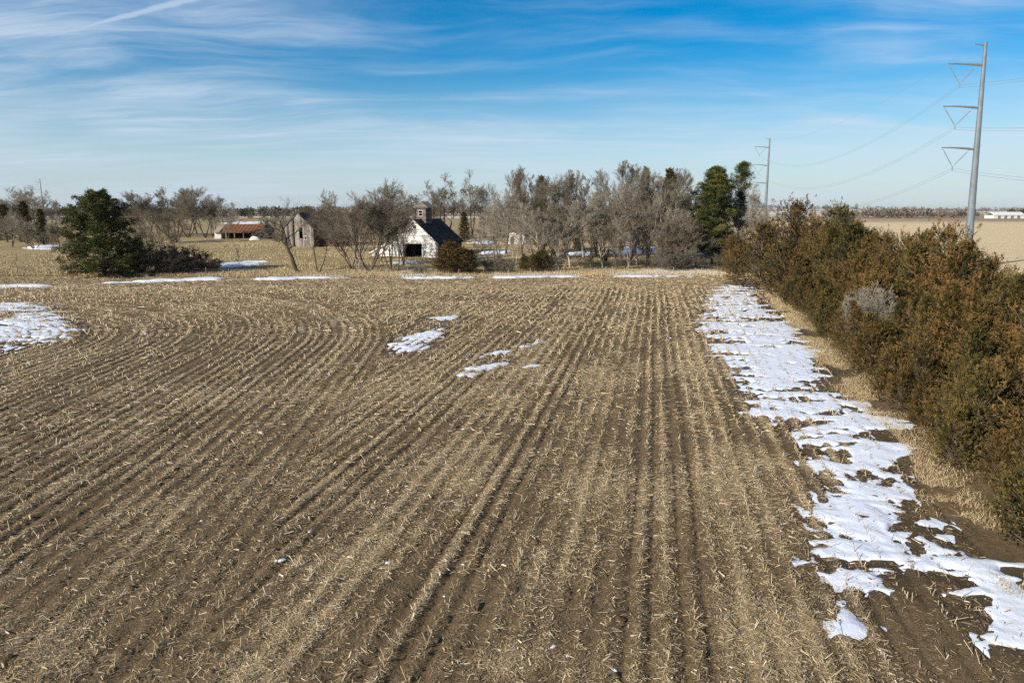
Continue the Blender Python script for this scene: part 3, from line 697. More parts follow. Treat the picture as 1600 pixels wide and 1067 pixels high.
# ------------------------------------------------------------------ cedar shelterbelt on the right
belt = [  # px, top y, distance, prototype, wide, green?
 (1207,340,103,4,1.0,0),(1246,298,97,4,1.15,0),(1279,328,92,4,1.0,0),(1316,306,86,4,1.1,1),(1338,335,82,0,1.0,1),(1360,362,76,2,1.2,0),(1388,349,71,4,.95,0),(1422,350,66,4,1.0,0),
 (1452,346,62,1,.9,1),(1488,332,58,4,1.0,0),(1512,368,54,2,1.2,0),(1542,402,48,3,.8,0),(1578,412,44,4,1.0,1),(1602,440,40,1,1.0,0),(1640,430,37,1,1.0,0),
 (1190,392,99,3,.9,0),(1222,408,91,3,.8,1),(1262,425,81,3,.85,1),(1300,425,74,1,1.0,0),(1332,418,68,1,.9,0),(1392,425,58,1,1.0,1),(1432,418,54,2,1.3,0),(1478,425,50,1,.95,0),
 (1340,490,59,3,.7,1),(1408,505,47,3,.7,0),(1462,480,44,1,.9,0),(1520,470,41,2,1.2,0),(1565,490,37,1,.9,1),(1470,560,38.5,3,.7,0),(1530,560,34,1,.85,1),(1595,540,31,3,.9,0),(1545,650,29,3,.65,0),(1610,640,26,3,.75,0),(1660,560,28,1,.9,0),(1600,745,24.5,3,.5,1),(1680,720,22,3,.7,0)]
belt = belt[:15]
hr = random.Random(12)
shrub_at = [(1372, 432, 55)]
for off, step, h0, h1, t0 in ((2.0, 2.6, 2.6, 5.0, -9), (4.9, 3.2, 4.6, 7.6, -9), (9.0, 4.2, 5.5, 8.0, -4)):
    t = t0
    while t < 93:
        o2 = off + hr.uniform(-.5, .7); X = HEDGE0[0] + hd[0] * t + hn[0] * o2; Y = HEDGE0[1] + hd[1] * t + hn[1] * o2; hh = hr.uniform(h0, h1) * (1 + .25 * (t > 60))
        t += step * hr.uniform(.8, 1.25)
        if any(math.hypot(X - at(a, 500, c)[0], Y - c) < 2.1 for a, b_, c in shrub_at): continue
        belt.append((800 + F * X / (Y * math.cos(PITCH) + 6 * math.sin(PITCH)), None, Y, hr.choice((1, 3, 3, 3) if off < 2 else (0, 1, 2, 3)), hr.uniform(.95, 1.15) * (1 if off > 3 else .92), hr.random() < .30, (X, Y), hh, 'front' if off < 2 else 'middle' if off < 6 else 'back'))
BELTDESC = ['rust brown', 'bronze', 'brownish', 'olive brown']
order = sorted(range(len(belt)), key=lambda i: (belt[i][2]))
seen_row = {}
for i in order:
    px, yt, Y, pr, wd, gn = belt[i][:6]; loc, h = place(px, yt, Y) if yt else ((*belt[i][6], 0.0), belt[i][7])
    kind = ('dark green cedar' if gn else BELTDESC[i % 4] + ' cedar')
    rowname = belt[i][8] + ' row' if yt is None else 'tall skyline trees'; rank = seen_row.get(rowname, 0); seen_row[rowname] = rank + 1
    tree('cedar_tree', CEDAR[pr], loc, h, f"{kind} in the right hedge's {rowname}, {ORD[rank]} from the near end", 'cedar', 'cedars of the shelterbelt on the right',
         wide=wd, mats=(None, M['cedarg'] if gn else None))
for px, yt, Y, pr, mt, lab in ((1372,440,55,'shrub','twigg','pale grey leafless bush among the cedars, the larger of two'), (1405,470,60,'shrub2','twig','small brown leafless bush behind the pale grey one')):
    loc, h = place(px, yt, Y); tree('bare_shrub', BARE[pr], loc, h, lab, 'shrub', 'leafless bushes in the cedar hedge', wide=.95, mats=(M[mt], M[mt]))

# lone cedars
for px, yt, Y, pr, wd, gn, lab in ((1146,357,124,3,1.1,0,'bushy rust brown cedar alone at the field corner below the tall pine'), (703,370,125,3,2.0,0,'round dark cedar bush beside the white corn crib'),
      (848,384,127,3,1.6,1,'low dark cedar under the grove, left of its middle'), (818,392,129,3,.8,1,'low dark cedar under the small white shed')):
    loc, h = place(px, yt, Y); tree('cedar_tree', CEDAR[pr], loc, h, lab, 'cedar', None, wide=wd, mats=(None, M['cedarg'] if gn else None))

# pines
loc, h = place(150, 292, 120); tree('pine_tree', PINE_L, loc, h, 'broad dark green pine standing alone on the left', 'pine', None)
loc, h = place(1120, 257, 140); tree('pine_tree', PINE_R, loc, h, 'tall dense green pine at the right end of the grove', 'pine', None)
loc, h = place(1161, 250, 147); tree('pine_tree', PINE_T, loc, h, 'thin topped pine behind the pale bare tree, right of the tall pine', 'pine', None)
for px, yt, Y, sc, lab in ((1009,258,160,.8,'narrow spire shaped evergreen rising from the grove'), (1047,260,158,1.2,'dark evergreen in the grove, left neighbour of the tall pine'), (846,272,168,1.1,'evergreen with a reddish top in the left half of the grove'),
      (1075,300,160,1.2,'lower dark evergreen tucked between grove and tall pine'), (725,330,205,2.0,'dark evergreen behind the corn crib cupola'), (35,313,200,1.7,'dark evergreen among bare trees at the left edge'), (62,325,190,1.7,'lower evergreen right of the one at the left edge'), (4,318,205,1.8,'evergreen cut by the left edge of the picture'),
      (478,322,215,2.6,'dark vine covered evergreen mass behind the grey barn'), (905,318,168,1.0,'slim evergreen hidden among the grove trunks')):
    loc, h = place(px, yt, Y); tree('evergreen_tree', SPIRE, loc, h, lab, 'evergreen', None, wide=sc, mats=(None, M['cedarg']))

# leafless trees: px, top y, distance, prototype, width, bark, twigs, label (None = one of the right grove, counted from the left)
GROVE = [(790,268,165,'tall','twigr'),(815,262,160,'tall2','twigr'),(838,275,150,'broad','twigr'),(868,278,158,'tall','twig'),(885,292,150,'tall2','twig'),(775,300,145,'broad','twigg'),(805,318,136,'small','twigg'),(835,328,132,'small2','twigg'),(862,322,135,'small','twig'),(893,318,133,'small2','twigg'),
 (915,268,150,'tall','twig'),(935,264,158,'tall2','twig'),(950,272,146,'vase','twig'),(972,256,156,'tall','twig'),(990,266,148,'tall2','twig'),(925,305,136,'small','twigg'),(945,300,134,'tall2','twigg'),(968,318,132,'small2','twigr'),(1000,290,140,'tall','twigg'),
 (1020,262,150,'tall2','twig'),(1032,280,142,'tall','twig'),(1060,272,148,'tall2','twig'),(1080,265,158,'tall','twig'),(1015,315,134,'small','twig'),(1045,345,131,'small2','twigr'),(1065,338,133,'small','twigr'),(1085,300,142,'tall2','twig'),(1055,300,138,'vase','twigg'),(985,330,131,'small','twigg'),(878,345,130,'small2','twigg'),(760,345,138,'small','twigg'),(1090,350,135,'small2','twig')]
for k, (px, yt, Y, pr, tw) in enumerate(sorted(GROVE)):
    loc, h = place(px, yt - 5, Y); size = 'small' if pr.startswith('small') else 'tall'
    tone = {'twig': 'brown', 'twigr': 'reddish', 'twigg': 'pale grey'}[tw]
    tree('bare_tree', BARE[pr], loc, h, f'{size} {tone} leafless tree, {ORD[k]} from the left in the right grove', 'tree', 'leafless trees of the right grove', wide=random.uniform(1.05, 1.35), mats=(M['pale' if tw == 'twigg' or k % 3 == 0 else 'dark'], M[tw]))
OTHERS = [
 (1166,272,143,'tall2',1.15,'pale','twigg','pale barked leafless tree right of the tall pine'),(1178,330,138,'small2',1.2,'pale','twigg','short pale leafless tree before the far steel pole'),
 (463,306,126,'gaunt',1.1,'dark','twig','gaunt leafless tree leaning left, with a crooked dark trunk'),(494,345,126,'fork',1.0,'dark','twig','low leafless tree forking into a wide V'),
 (572,275,128,'broad',1.1,'dark','twig','largest many stemmed leafless tree left of the corn crib'),(545,292,132,'broad2',.9,'bark','twigr','leafless tree at the left of the clump by the crib'),(606,285,130,'vase',.85,'bark','twig','leafless tree over the crib lean-to roof'),
 (628,290,140,'tall2',1.1,'bark','twigr','slender leafless tree at the right of the clump by the crib'),(590,300,145,'broad',.9,'bark','twigr','bushy leafless tree behind the clump by the crib'),(555,312,150,'broad2',.9,'bark','twigr','reddish leafless tree behind the left of the clump'),
 (620,350,126,'fork',.9,'dark','twig','low forked leafless tree before the crib door'),
 (517,318,190,'broad2',1.0,'bark','twigr','leafless tree beside the right side of the grey barn'),(530,330,170,'broad2',1.0,'bark','twig','low leafless tree right of the grey barn'),
 (668,280,215,'vase',1.0,'dark','twig','dark leafless tree behind and left of the cupola'),(692,268,220,'vase',1.15,'dark','twig','dark spreading leafless tree right above the cupola'),(736,262,222,'vase',.85,'bark','twigg','tall gaunt leafless tree behind the yard poles'),(757,290,225,'tall',.8,'bark','twig','thin leafless tree right of the yard poles'),(648,308,230,'broad2',1.2,'bark','twigr','reddish leafless tree behind the crib ridge'),
 (205,300,240,'vase',.9,'bark','twig','leafless tree just right of the broad pine top, far behind'),(240,293,246,'tall2',1.0,'bark','twig','upright leafless tree at the back of the far clump, left half'),(272,291,248,'tall2',1.0,'bark','twigg','upright leafless tree at the back of the far clump, centre'),(302,293,250,'tall',1.0,'bark','twig','upright leafless tree at the back of the far clump, right half'),(328,303,236,'broad',.8,'dark','twig','leafless tree leaning out at the right end of the far clump'),(34,292,250,'broad',1.0,'pale','twigg','pale leafless tree between the two far left ones'),(70,296,244,'vase',.9,'pale','twigg','pale leafless tree right of the far left steel pole'),(6,300,230,'broad',1.0,'pale','twigg','pale leafless tree cut by the left picture edge'),
 (222,296,232,'broad',1.0,'bark','twig','leftmost leafless tree in the far clump behind the pine'),(256,290,236,'vase',1.0,'bark','twig','second leafless tree in the far clump behind the pine'),(288,288,230,'broad',1.0,'dark','twig','third leafless tree in the far clump behind the pine'),(315,291,228,'vase',.9,'dark','twig','rightmost leafless tree in the far clump behind the pine'),
 (270,320,205,'broad2',1.1,'bark','twigr','lower reddish leafless tree in front of the far clump'),(240,325,200,'broad2',1.0,'bark','twig','lower brown leafless tree behind the right of the pine'),(352,314,215,'small',1.0,'bark','twigg','lone thin leafless tree left of the rust roofed shed'),
 (18,290,240,'vase',1.0,'pale','twigg','pale leafless tree at the far left, tallest behind the evergreens'),(50,288,238,'vase',1.1,'pale','twigg','pale spreading leafless tree beside the far left steel pole'),(95,318,300,'broad2',1.0,'bark','twigr','distant leafless tree left of the broad pine'),
 (12,325,185,'tall2',1.0,'bark','twigg','grey leafless tree at the left edge'),(48,335,178,'broad2',1.0,'bark','twigg','grey leafless tree before the left edge evergreens'),(78,345,182,'small',1.1,'bark','twigr','brownish leafless tree left of the broad pine, low'),(88,352,170,'small2',1.2,'bark','twigr','bushy leafless tree touching the left of the pine'),
 (205,360,130,'small',1.3,'dark','twig','leafless tree at the right shoulder of the broad pine'),(245,345,134,'broad2',1.0,'dark','twig','rounded leafless tree right of the broad pine'),(430,335,235,'broad2',1.0,'bark','twigr','leafless tree between shed and grey barn'),(412,345,240,'small2',1.3,'bark','twigg','small grey leafless tree right of the rust roofed shed'),
 (24,395,124,'sapling',.7,'dark','twig','tiny bare sapling at the left edge of the pasture'),(52,418,123,'sapling',.9,'dark','twig','stunted sapling in the grass left of the pine'),(372,384,134,'sapling',.8,'pale','twigg','pale bare sapling by the shaded snow'),(92,398,121,'sapling',.9,'dark','twig','bare sapling at the left foot of the pine'),
]
for px, yt, Y, pr, wd, bk, tw, lab in OTHERS:
    loc, h = place(px, yt, Y); tree('bare_tree', BARE[pr], loc, h, lab, 'tree', None, wide=wd * (1.5 if Y > 165 else 1.2), rz=math.pi * 0 if pr == 'gaunt' else None, mats=(M[bk], M[tw]))
# dead white limb tree in the clump by the crib
loc, h = place(555, 300, 127); tree('dead_tree', BARE['fork'], loc, h, 'dead tree with bleached white trunk in the clump by the crib', 'tree', None, wide=.40, mats=(M['pale'], M['twigg']))
SHRUBS = [(178,398,121,'shrub2','dark'),(205,392,122,'shrub','dark'),(232,388,123,'shrub2','dark'),(262,392,122,'shrub','dark'),(290,396,124,'shrub2','dark'),(318,402,125,'shrub','dark'),(215,372,128,'shrub','dark'),(272,378,130,'shrub','twig'),(300,385,131,'shrub2','dark'),(335,402,130,'shrub','dark')]
for k, (px, yt, Y, pr, mt) in enumerate(sorted(SHRUBS)):
    loc, h = place(px, yt, Y); tree('bare_shrub', BARE[pr], loc, h, f'dark leafless thicket bush right of the pine, {ORD[k]} from the left', 'shrub', 'dark thicket right of the pine', wide=1.35, mats=(M['dark'], M[mt]))
UG = [(782,396,132),(868,398,128),(925,396,133),(972,398,132),(1035,378,131),(1062,382,132),(1098,396,131)]
for k, (px, yt, Y) in enumerate(UG):
    loc, h = place(px, yt, Y); tree('bare_shrub', BARE['shrub' if k % 2 else 'small2'], loc, h, f'low leafless brush under the right grove, {ORD[k]} from the left', 'shrub', 'brush under the right grove', wide=1.3, mats=(M['bark'], M[('twig', 'twigg', 'twigr')[k % 3]]))
for px, yt, Y, lab in ((790,402,124,'low leafless bush at the left foot of the grove'),(770,398,127,'low leafless bush right of the round cedar'),(1045,385,128,'tan leafless bush at the foot of the grove, right half'),(1065,380,130,'tan leafless bush left of the tall pine'),(725,405,126,'scrubby bush at the right foot of the round cedar'),(655,412,124,'scrub at the left foot of the round cedar'),(400,362,215,'grey brush beside the rust roofed shed'),(435,362,200,'grey brush left of the grey barn')):
    loc, h = place(px, yt, Y); tree('bare_shrub', BARE['shrub2'], loc, h, lab, 'shrub', None, wide=1.2, mats=(M['bark'], M['twig']))

# ------------------------------------------------------------------ farm buildings
def crib():
    X, Y = -21.0, 156.0; o = empty('corn_crib', (X, Y, float(H(X, Y)) - .05), R(-21)); Lb = 12.0
    w = MB(); w.prism([(-5.2, 3.0), (-2.4, 3.0), (2.0, 3.0), (5.6, 3.0), (5.6, 3.25), (0, 8.0), (-5.2, 3.85)], 0, .16).build('gable_wall', M['crib'], o)
    MB().prism([(-5.2, 0), (-2.3, 0), (-2.3, 2.99), (-5.2, 2.99)], .02, .17).build('front_wall', M['crib'], o)
    MB().prism([(1.75, 0), (5.55, 0), (5.55, 2.99), (1.75, 2.99)], .02, .17).build('front_wall', M['crib'], o)
    MB().prism([(-10.9, 0), (-5.22, 0), (-5.22, 3.7), (-10.9, 1.0)], .03, .18).build('lean_to_wall', M['crib'], o)
    MB().box(5.4, 5.56, .18, Lb, 0, 3.2).build('side_wall', M['cribdark'], o)
    MB().box(-10.85, -10.7, .2, Lb, 0, .95).build('side_wall', M['cribdark'], o)
    MB().prism([(-10.8, 0), (5.5, 0), (5.5, 3.2), (0, 7.95), (-5.2, 3.8), (-10.8, 1.0)], Lb, Lb + .15).build('back_wall', M['cribdark'], o)
    def slab(p, q, th=.14): return [p, q, (q[0], q[1] + th), (p[0], p[1] + th)]
    MB().prism(slab((0, 8.02), (6.0, 2.93)), -.35, Lb + .4).build('roof', M['shingle'], o)
    MB().prism(slab((-5.4, 3.72), (-.003, 8.02)), -.35, Lb + .4).build('roof', M['shingle'], o)
    MB().prism(slab((-11.3, .86), (-5.42, 3.70)), -.3, Lb + .4).build('lean_to_roof', M['shingle'], o)
    tr = MB()                                                    # white rake boards along the gable
    for p, q in (((0, 7.98), (6.0, 2.9)), ((-5.4, 3.68), (0, 7.98)), ((-11.3, .82), (-5.4, 3.68))): tr.prism([(p[0], p[1] - .22), (q[0], q[1] - .22), q, p], -.42, -.355)
    tr.build('rake_board', M['whitep'], o)
    MB().box(-5.2, 5.6, -.07, -.005, 2.92, 3.12).build('door_header', M['whitep'], o)
    MB().box(1.75, 2.05, -.10, .015, 0, 2.9).build('door_post', M['whitep'], o); MB().box(-2.55, -2.3, -.10, .015, 0, 2.9).build('door_post', M['darkin'], o)
    MB().box(-.35, .35, -.06, -.004, 6.2, 6.9).build('gable_vent', M['darkin'], o)
    MB().box(-2.6, -1.5, 3, Lb - .5, 0, 2.6).build('crib_partition', M['darkin'], o); MB().box(2.2, 5.3, 4, 4.15, 0, 3).build('crib_partition', M['darkin'], o)
    c = MB()                                                     # cupola on the ridge
    for x0, x1, y0, y1 in ((-1.15, -.99, 3.2, 6.0), (.99, 1.15, 3.2, 6.0)): c.box(x0, x1, y0, y1, 6.6, 10.6)
    c.box(-.98, .98, 5.86, 6.0, 6.6, 10.6)
    c.box(-.98, .98, 3.2, 3.34, 7.2, 8.75); c.box(-.98, -.62, 3.2, 3.34, 8.76, 10.0); c.box(.38, .98, 3.2, 3.34, 8.76, 10.0); c.box(-.98, .98, 3.2, 3.34, 10.01, 10.6)
    cu = c.build('cupola', M['cribdark'], o)
    MB().prism([(-1.7, 10.45), (1.7, 10.45), (1.7, 10.6), (.0, 11.75), (-1.7, 10.6)], 2.9, 3.15).build('cupola_gable', M['cribdark'], cu)
    MB().prism([(-1.75, 10.55), (0, 11.75), (1.75, 10.55), (1.75, 10.68), (0, 11.9), (-1.75, 10.68)], 2.85, 6.4).build('cupola_roof', M['wood'], cu)
    f = MB()
    for x0, x1, z0, z1 in ((-.62, -.55, 8.76, 10), (.31, .38, 8.76, 10), (-.54, .30, 8.76, 8.83), (-.54, .30, 9.34, 9.40), (-.54, .30, 9.93, 10)): f.box(x0, x1, 3.15, 3.19, z0, z1)
    f.build('window_frame', M['whitep'], cu)
    tag(o, 'white peeling corn crib with dark roof, rooftop cupola and open door', 'corn crib')
crib()
def barn():
    X, _, _ = at(468, 380, 185); Y = 185.; o = empty('grey_barn', (X, Y, float(H(X, Y)) - .1), R(-19)); Lb = 11.
    w = MB(); x = -4.3
    r = random.Random(5)
    def top(u): return 5.0 + (4.3 - abs(u)) * .86
    while x < 4.28:
        wd = r.uniform(.2, .3); x1 = min(x + wd, 4.3); y = r.uniform(-.03, .02); a, b = x, x1 - .02
        if not r.random() < .03:
            t0 = r.uniform(0, .15)
            if .1 < (a + b) / 2 < 1.1:
                w.prism([(a, 5.0), (b, 5.0), (b, top(b)), (a, top(a))], y, y + .05); w.prism([(a, t0), (b, t0), (b, 2.3), (a, 2.3)], y, y + .05)
            else: w.prism([(a, t0), (b, t0), (b, top(b) - r.random() * .1), (a, top(a) - r.random() * .1)], y, y + .05)
        x = x1
    w.build('gable_wall', M['barn'], o)
    win = MB(); win.box(1.55, 2.35, -.10, -.045, 1.9, 3.0).build('window_frame', M['whitep'], o); MB().box(1.66, 2.24, -.13, -.105, 2.0, 2.9).build('window_pane', M['glass'], o)
    MB().box(4.18, 4.3, .1, Lb, 0, 5.0).build('side_wall', M['barnred'], o); MB().box(-4.3, -4.18, .1, Lb, 0, 5.0).build('side_wall', M['barn'], o)
    MB().prism([(-4.2, 0), (4.2, 0), (4.2, 5), (0, 8.6), (-4.2, 5)], Lb, Lb + .1).build('back_wall', M['barn'], o)
    fr = MB()
    for yy in (.3, 3.5, 7, 10.5):
        fr.bar((-4.1, yy, 5), (0, yy, 8.6), .09); fr.bar((4.1, yy, 5), (0, yy, 8.6), .09); fr.bar((-4.1, yy, 4.9), (4.1, yy, 4.9), .1)
    fr.build('rafter', M['darkin'], o)
    # broken sagging roof: a sheet with a dip and torn edge
    for sgn in (1, -1):
        V, Fc = [], []; nu, nv = 13, 15
        for j in range(nv):
            for i in range(nu):
                u = i / (nu - 1) * 1.06; yy = -.2 + (Lb + .5) * j / (nv - 1); sag = (1.1 if sgn > 0 else .25) * math.exp(-((u - .55) / .35) ** 2 - ((yy - 6) / 3) ** 2) + r.uniform(0, .12)
                V.append((sgn * 4.4 * u, yy, 8.75 - 3.75 * u - sag))
        for j in range(nv - 1):
            for i in range(nu - 1):
                if sgn > 0 and r.random() < .12: continue
                k = j * nu + i; Fc.append((k, k + 1, k + nu + 1, k + nu))
        b = MB(); b.v = V; b.f = Fc; rf = b.build('roof', M['darkin'], o)
        so = rf.modifiers.new('thickness', 'SOLIDIFY'); so.thickness = .12
    MB().box(1.6, 2.0, 5, 5.4, 7.4, 9.0).build('roof_stub', M['darkin'], o)
    MB().prism([(4.35, 0), (8.2, 0), (8.2, 2.2), (4.35, 3.6)], 3.2, Lb).build('lean_to', M['barnred'], o)
    MB().prism([(4.32, 3.62), (8.5, 2.15), (8.5, 2.27), (4.32, 3.75)], 2.9, Lb + .3).build('lean_to_roof', M['darkin'], o)
    tag(o, 'weathered grey board barn with collapsing dark roof', 'barn')
barn()
def rust_shed():
    X, _, _ = at(379, 372, 222); Y = 222.; o = empty('open_shed', (X, Y, float(H(X, Y)) - .1), R(3))
    MB().prism([(-.5, 1.9), (6.5, 4.3), (6.5, 4.42), (-.5, 2.02)], -6.6, 5.9, 'x').build('roof', M['rust'], o)
    MB().prism([(0, 0), (6.3, 0), (6.3, 4.1), (0, 1.95)], -8.4, -6.4, 'x').build('end_wall', M['whitep'], o)
    MB().prism([(-.6, 1.98), (6.5, 4.2), (6.5, 4.5), (-.6, 2.3)], -8.5, -6.62, 'x').build('end_roof', M['wood'], o)
    MB().box(-6.4, 5.8, 6.1, 6.25, 0, 3.9).build('back_wall', M['darkin'], o)
    MB().prism([(5.95, 0), (8.2, 0), (8.2, 2.6), (7.0, 4.2), (5.95, 2.4)], -.5, 5.5).build('end_gable', M['darkin'], o)
    for xx in (-5, -2.4, .3, 3, 5.5): MB().box(xx, xx + .16, -.3, -.14, 0, 1.95).build('post', M['wood'], o)
    for k in range(11): MB().prism([(-.52, 2.05), (6.5, 4.45), (6.5, 4.50), (-.52, 2.10)], -6.5 + k * 1.13, -6.44 + k * 1.13, 'x').build('roof_rib', M['rust'], o)
    tag(o, 'long low open shed with a rusted orange roof', 'shed')
    X2, _, _ = at(398, 370, 214); h = empty('tarp_heap', (X2, 214, float(H(X2, 214))))
    r = np.random.default_rng(3); gx, gy = np.meshgrid(np.linspace(-1.9, 1.9, 20), np.linspace(-1.2, 1.2, 14)); gz = 1.25 * np.clip(1 - (gx / 1.95) ** 2 - (gy / 1.25) ** 2, -.1, 1) ** .7 if False else 1.3 * np.clip(1 - (gx / 1.9) ** 2 - (gy / 1.2) ** 2, 0, 1) ** .6 + .3 * (fbm(gx * 1.5, gy * 1.5, 7) - .5) - .1
    obj('tarp', npmesh('tarp', np.stack([gx, gy, gz], -1).reshape(-1, 3), quads(np.arange(280).reshape(14, 20)), M['whitep'], True), h); tag(h, 'whitish heap lying at the right end of the rust roofed shed', 'heap')
rust_shed()
def small_shed():
    X, _, _ = at(806, 377, 196); Y = 196.; o = empty('small_shed', (X, Y, float(H(X, Y)) - .1), R(-14))
    MB().prism([(-2.4, 0), (2.6, 0), (2.6, 2.3), (.6, 3.6), (-2.4, 3.1)], 0, .15).build('front_wall', M['whitep'], o)
    MB().prism([(-2.4, 0), (2.6, 0), (2.6, 2.3), (.6, 3.6), (-2.4, 3.1)], 5, 5.15).build('back_wall', M['whitep'], o)
    MB().box(-2.4, -2.27, .16, 4.99, 0, 3.0).build('side_wall', M['whitep'], o); MB().box(2.47, 2.6, .16, 4.99, 0, 2.25).build('side_wall', M['whitep'], o)
    MB().prism([(-2.7, 3.13), (.6, 3.68), (.6, 3.82), (-2.7, 3.27)], -.3, 5.4).build('roof', M['rust'], o)
    MB().prism([(.603, 3.66), (3.0, 2.1), (3.0, 2.24), (.603, 3.80)], -.3, 5.4).build('roof', M['rust'], o)
    MB().box(-1.5, -.6, -.05, -.004, 0, 2.1).build('door', M['darkin'], o)
    tag(o, 'small white shed with rusty roof seen through the grove', 'shed')
    X, _, _ = at(528, 376, 190); Y = 190.; o = empty('stock_trailer', (X, Y, float(H(X, Y))), R(8))
    MB().box(-1.7, 1.5, 0, 1.7, .45, .75).build('bed', M['whitep'], o); MB().box(-1.7, 1.0, .05, 1.65, .78, 1.5).build('box', M['glass'], o)
    MB().prism([(1.1, .78), (2.2, .5), (1.2, 2.0), (.95, 2.0)], .1, 1.6).build('ramp', M['whitep'], o)
    for xx in (-1.0, .7):
        for yy in (-.08, 1.6): MB().bar((xx, yy, .38), (xx, yy + .18, .38), .38, k=12).build('wheel', M['darkin'], o)
    tag(o, 'small dark and white trailer parked right of the grey barn', 'trailer')
small_shed()

# ------------------------------------------------------------------ transmission line
def steel_pole(px, ytop, Y, label, scale=1.0, detail=True, facing=0.0, lean=0.0):
    X, _, zt = at(px, ytop, Y); z0 = float(H(X, Y)); Hh = zt - z0; X += Hh * math.tan(lean); o = empty('transmission_pole', (X, Y, z0), facing); o.rotation_euler = (0, -lean, facing)
    b = MB(); n = 10
    for i in range(n):
        a, c = i / n, (i + 1) / n; b.bar((0, 0, Hh * a - (.5 if i == 0 else 0)), (0, 0, Hh * c), .78 - .50 * a, .78 - .50 * c, 12)
    b.build('shaft', M['galv'], o, False)
    u = Hh / 43.75; att = []
    if detail:
        for zz in (.30, .55, .80): MB().bar((0, 0, Hh * zz - .25), (0, 0, Hh * zz + .25), .80 - .5 * zz, .80 - .5 * zz, 12).build('flange', M['galv'], o)
    a = MB(); a.bar((0, 0, Hh - .7 * u), (-2.0 * u, 0, Hh - .2 * u), .10, .06, 6); a.bar((-2.0 * u, 0, Hh + .1 * u), (-2.0 * u, 0, Hh - .6 * u), .05, .05, 5); a.build('shield_arm', M['galv'], o)
    att.append((-2.0 * u, 0, Hh - .5 * u))
    for f, ln in ((.905, 6.5), (.722, 6.7), (.540, 6.3)):
        z = Hh * f; ln *= u; s = .78 - .5 * f; arm = MB(); last = (-s * .6, 0, z - .1)
        for i in range(1, 6):
            t = i / 5; q = (-s * .6 - ln * t, 0, z - .1 + .55 * u * math.sin(t * 1.5) ); arm.bar(last, q, .24 - .13 * (t - .2), .24 - .13 * t, 6); last = q
        am = arm.build('cross_arm', M['galv'], o)
        v = (-s - ln * .60, 0, z - 3.4 * u)
        for sx in (-s * .6 - ln * .98, -s * .6 - ln * .16):
            p, q = np.array((sx, 0, z + (.42 if sx < -ln * .5 else 0) * u - .12)), np.array(v); ins = MB(); ins.bar(p, q, .055, .055, 5)
            if detail:
                for k in range(3, 15): c = p + (q - p) * k / 17; ins.bar(c, c + (q - p) * .020, .12, .12, 8)
            ins.build('insulator', M['insul'], am)
        MB().bar(v, (v[0], 0, v[2] - .75 * u), .09, .09, 6).build('yoke', M['galv'], am)
        att.append((v[0], 0, v[2] - .25 * u)); att.append((v[0], 0, v[2] - .75 * u))
    MB().bar((0, 0, -.5), (0, 0, .35), 1.25, 1.25, 16).build('footing', M['whitep'], o)
    tag(o, label, 'power pole', 'steel poles of the power line')
    rm = o.rotation_euler.to_matrix()
    return [np.array((X, Y, z0)) + np.array(rm @ Vector(p)) for p in att]
P1 = steel_pole(1541, 66, 140, 'tall tapered steel power pole with three arms behind the cedars', facing=R(-6), lean=R(1.5))
P2 = steel_pole(1203, 216, 325, 'distant steel power pole above the right end of the grove', facing=R(-6))
P3 = steel_pole(62, 279, 735, 'faint steel power pole on the far left horizon', detail=False)
def wires(A, B, sag, label):
    o = empty('power_lines', A[0])
    for k, (p, q) in enumerate(zip(A, B)):
        n = 36; pts = [p + (q - p) * t - np.array((0, 0, (sag * (.6 if k == 0 else 1)) * 4 * t * (1 - t))) - A[0] for t in np.linspace(0, 1, n)]
        r = .013 if k == 0 else .021
        b = MB(); v, f = tubes([[*pts[i], *pts[i + 1], r, r] for i in range(n - 1)], 4)
        obj('shield_wire' if k == 0 else 'conductor', npmesh('conductor', v, f, M['wire']), o)
    tag(o, label, 'power lines')
wires(P1, P2, 8.5, 'sagging power lines running from the near steel pole to the far one')
step = P1[0] - P2[0]; wires(P1, [p + step + np.array((0, 0, .5)) for p in P1], 6.0, 'power lines leaving the near steel pole towards the right edge')

# yard poles and field fence
for px, yt, Y, lab in ((707, 336, 190, 'bare wooden yard pole right of the cupola'), (747, 338, 186, 'wooden utility pole in the yard behind the snow')):
    loc, h = place(px, yt, Y); b = MB(); b.bar((0, 0, -.4), (0, 0, h), .15, .10, 8); o = empty('yard_pole', loc); b.build('shaft', M['wood'], o); MB().bar((-.5, 0, h - .4), (.5, 0, h - .4), .05, .05, 5).build('cross_piece', M['wood'], o); tag(o, lab, 'pole')
fo = empty('field_fence', (0, 121.5, 0)); pm = MB(); pm.box(-.04, .04, -.04, .04, -.3, 1.35); pm.box(-.10, .10, .041, .05, .9, 1.0); post = None; fr = random.Random(8); px_ = -96
tops = []
while px_ < 52:
    ln = fr.uniform(-.05, .05); z = float(H(px_, 121.5))
    if post is None: post = pm.build('post', M['wood'], fo); p = post
    else: p = obj('post', post.data, fo)
    p.location = (px_, 1.2 * math.sin(px_ * .06), z); p.rotation_euler = (0, ln, fr.uniform(0, 1)); p.scale = (1, 1, fr.uniform(.85, 1.1)); tops.append((px_, 1.2 * math.sin(px_ * .06), z)); px_ += fr.uniform(3.6, 5.0)
for hh in (.35, .75, 1.15):
    v, f = tubes([[*(np.array(a) + (0, 0, hh)), *(np.array(b) + (0, 0, hh)), .008, .008] for a, b in zip(tops, tops[1:])], 3); obj('wire', npmesh('wire', v, f, M['wire']), fo)
tag(fo, 'thin post and wire fence along the far edge of the field', 'fence')
loc, h = place(960, 417, 120.3); o = empty('leaning_post', loc, .3); MB().bar((.35, 0, -.3), (-.4, 0, 1.6), .11, .08, 7).build('timber', M['wood'], o); tag(o, 'broken wooden post leaning left in the edge grass', 'post')

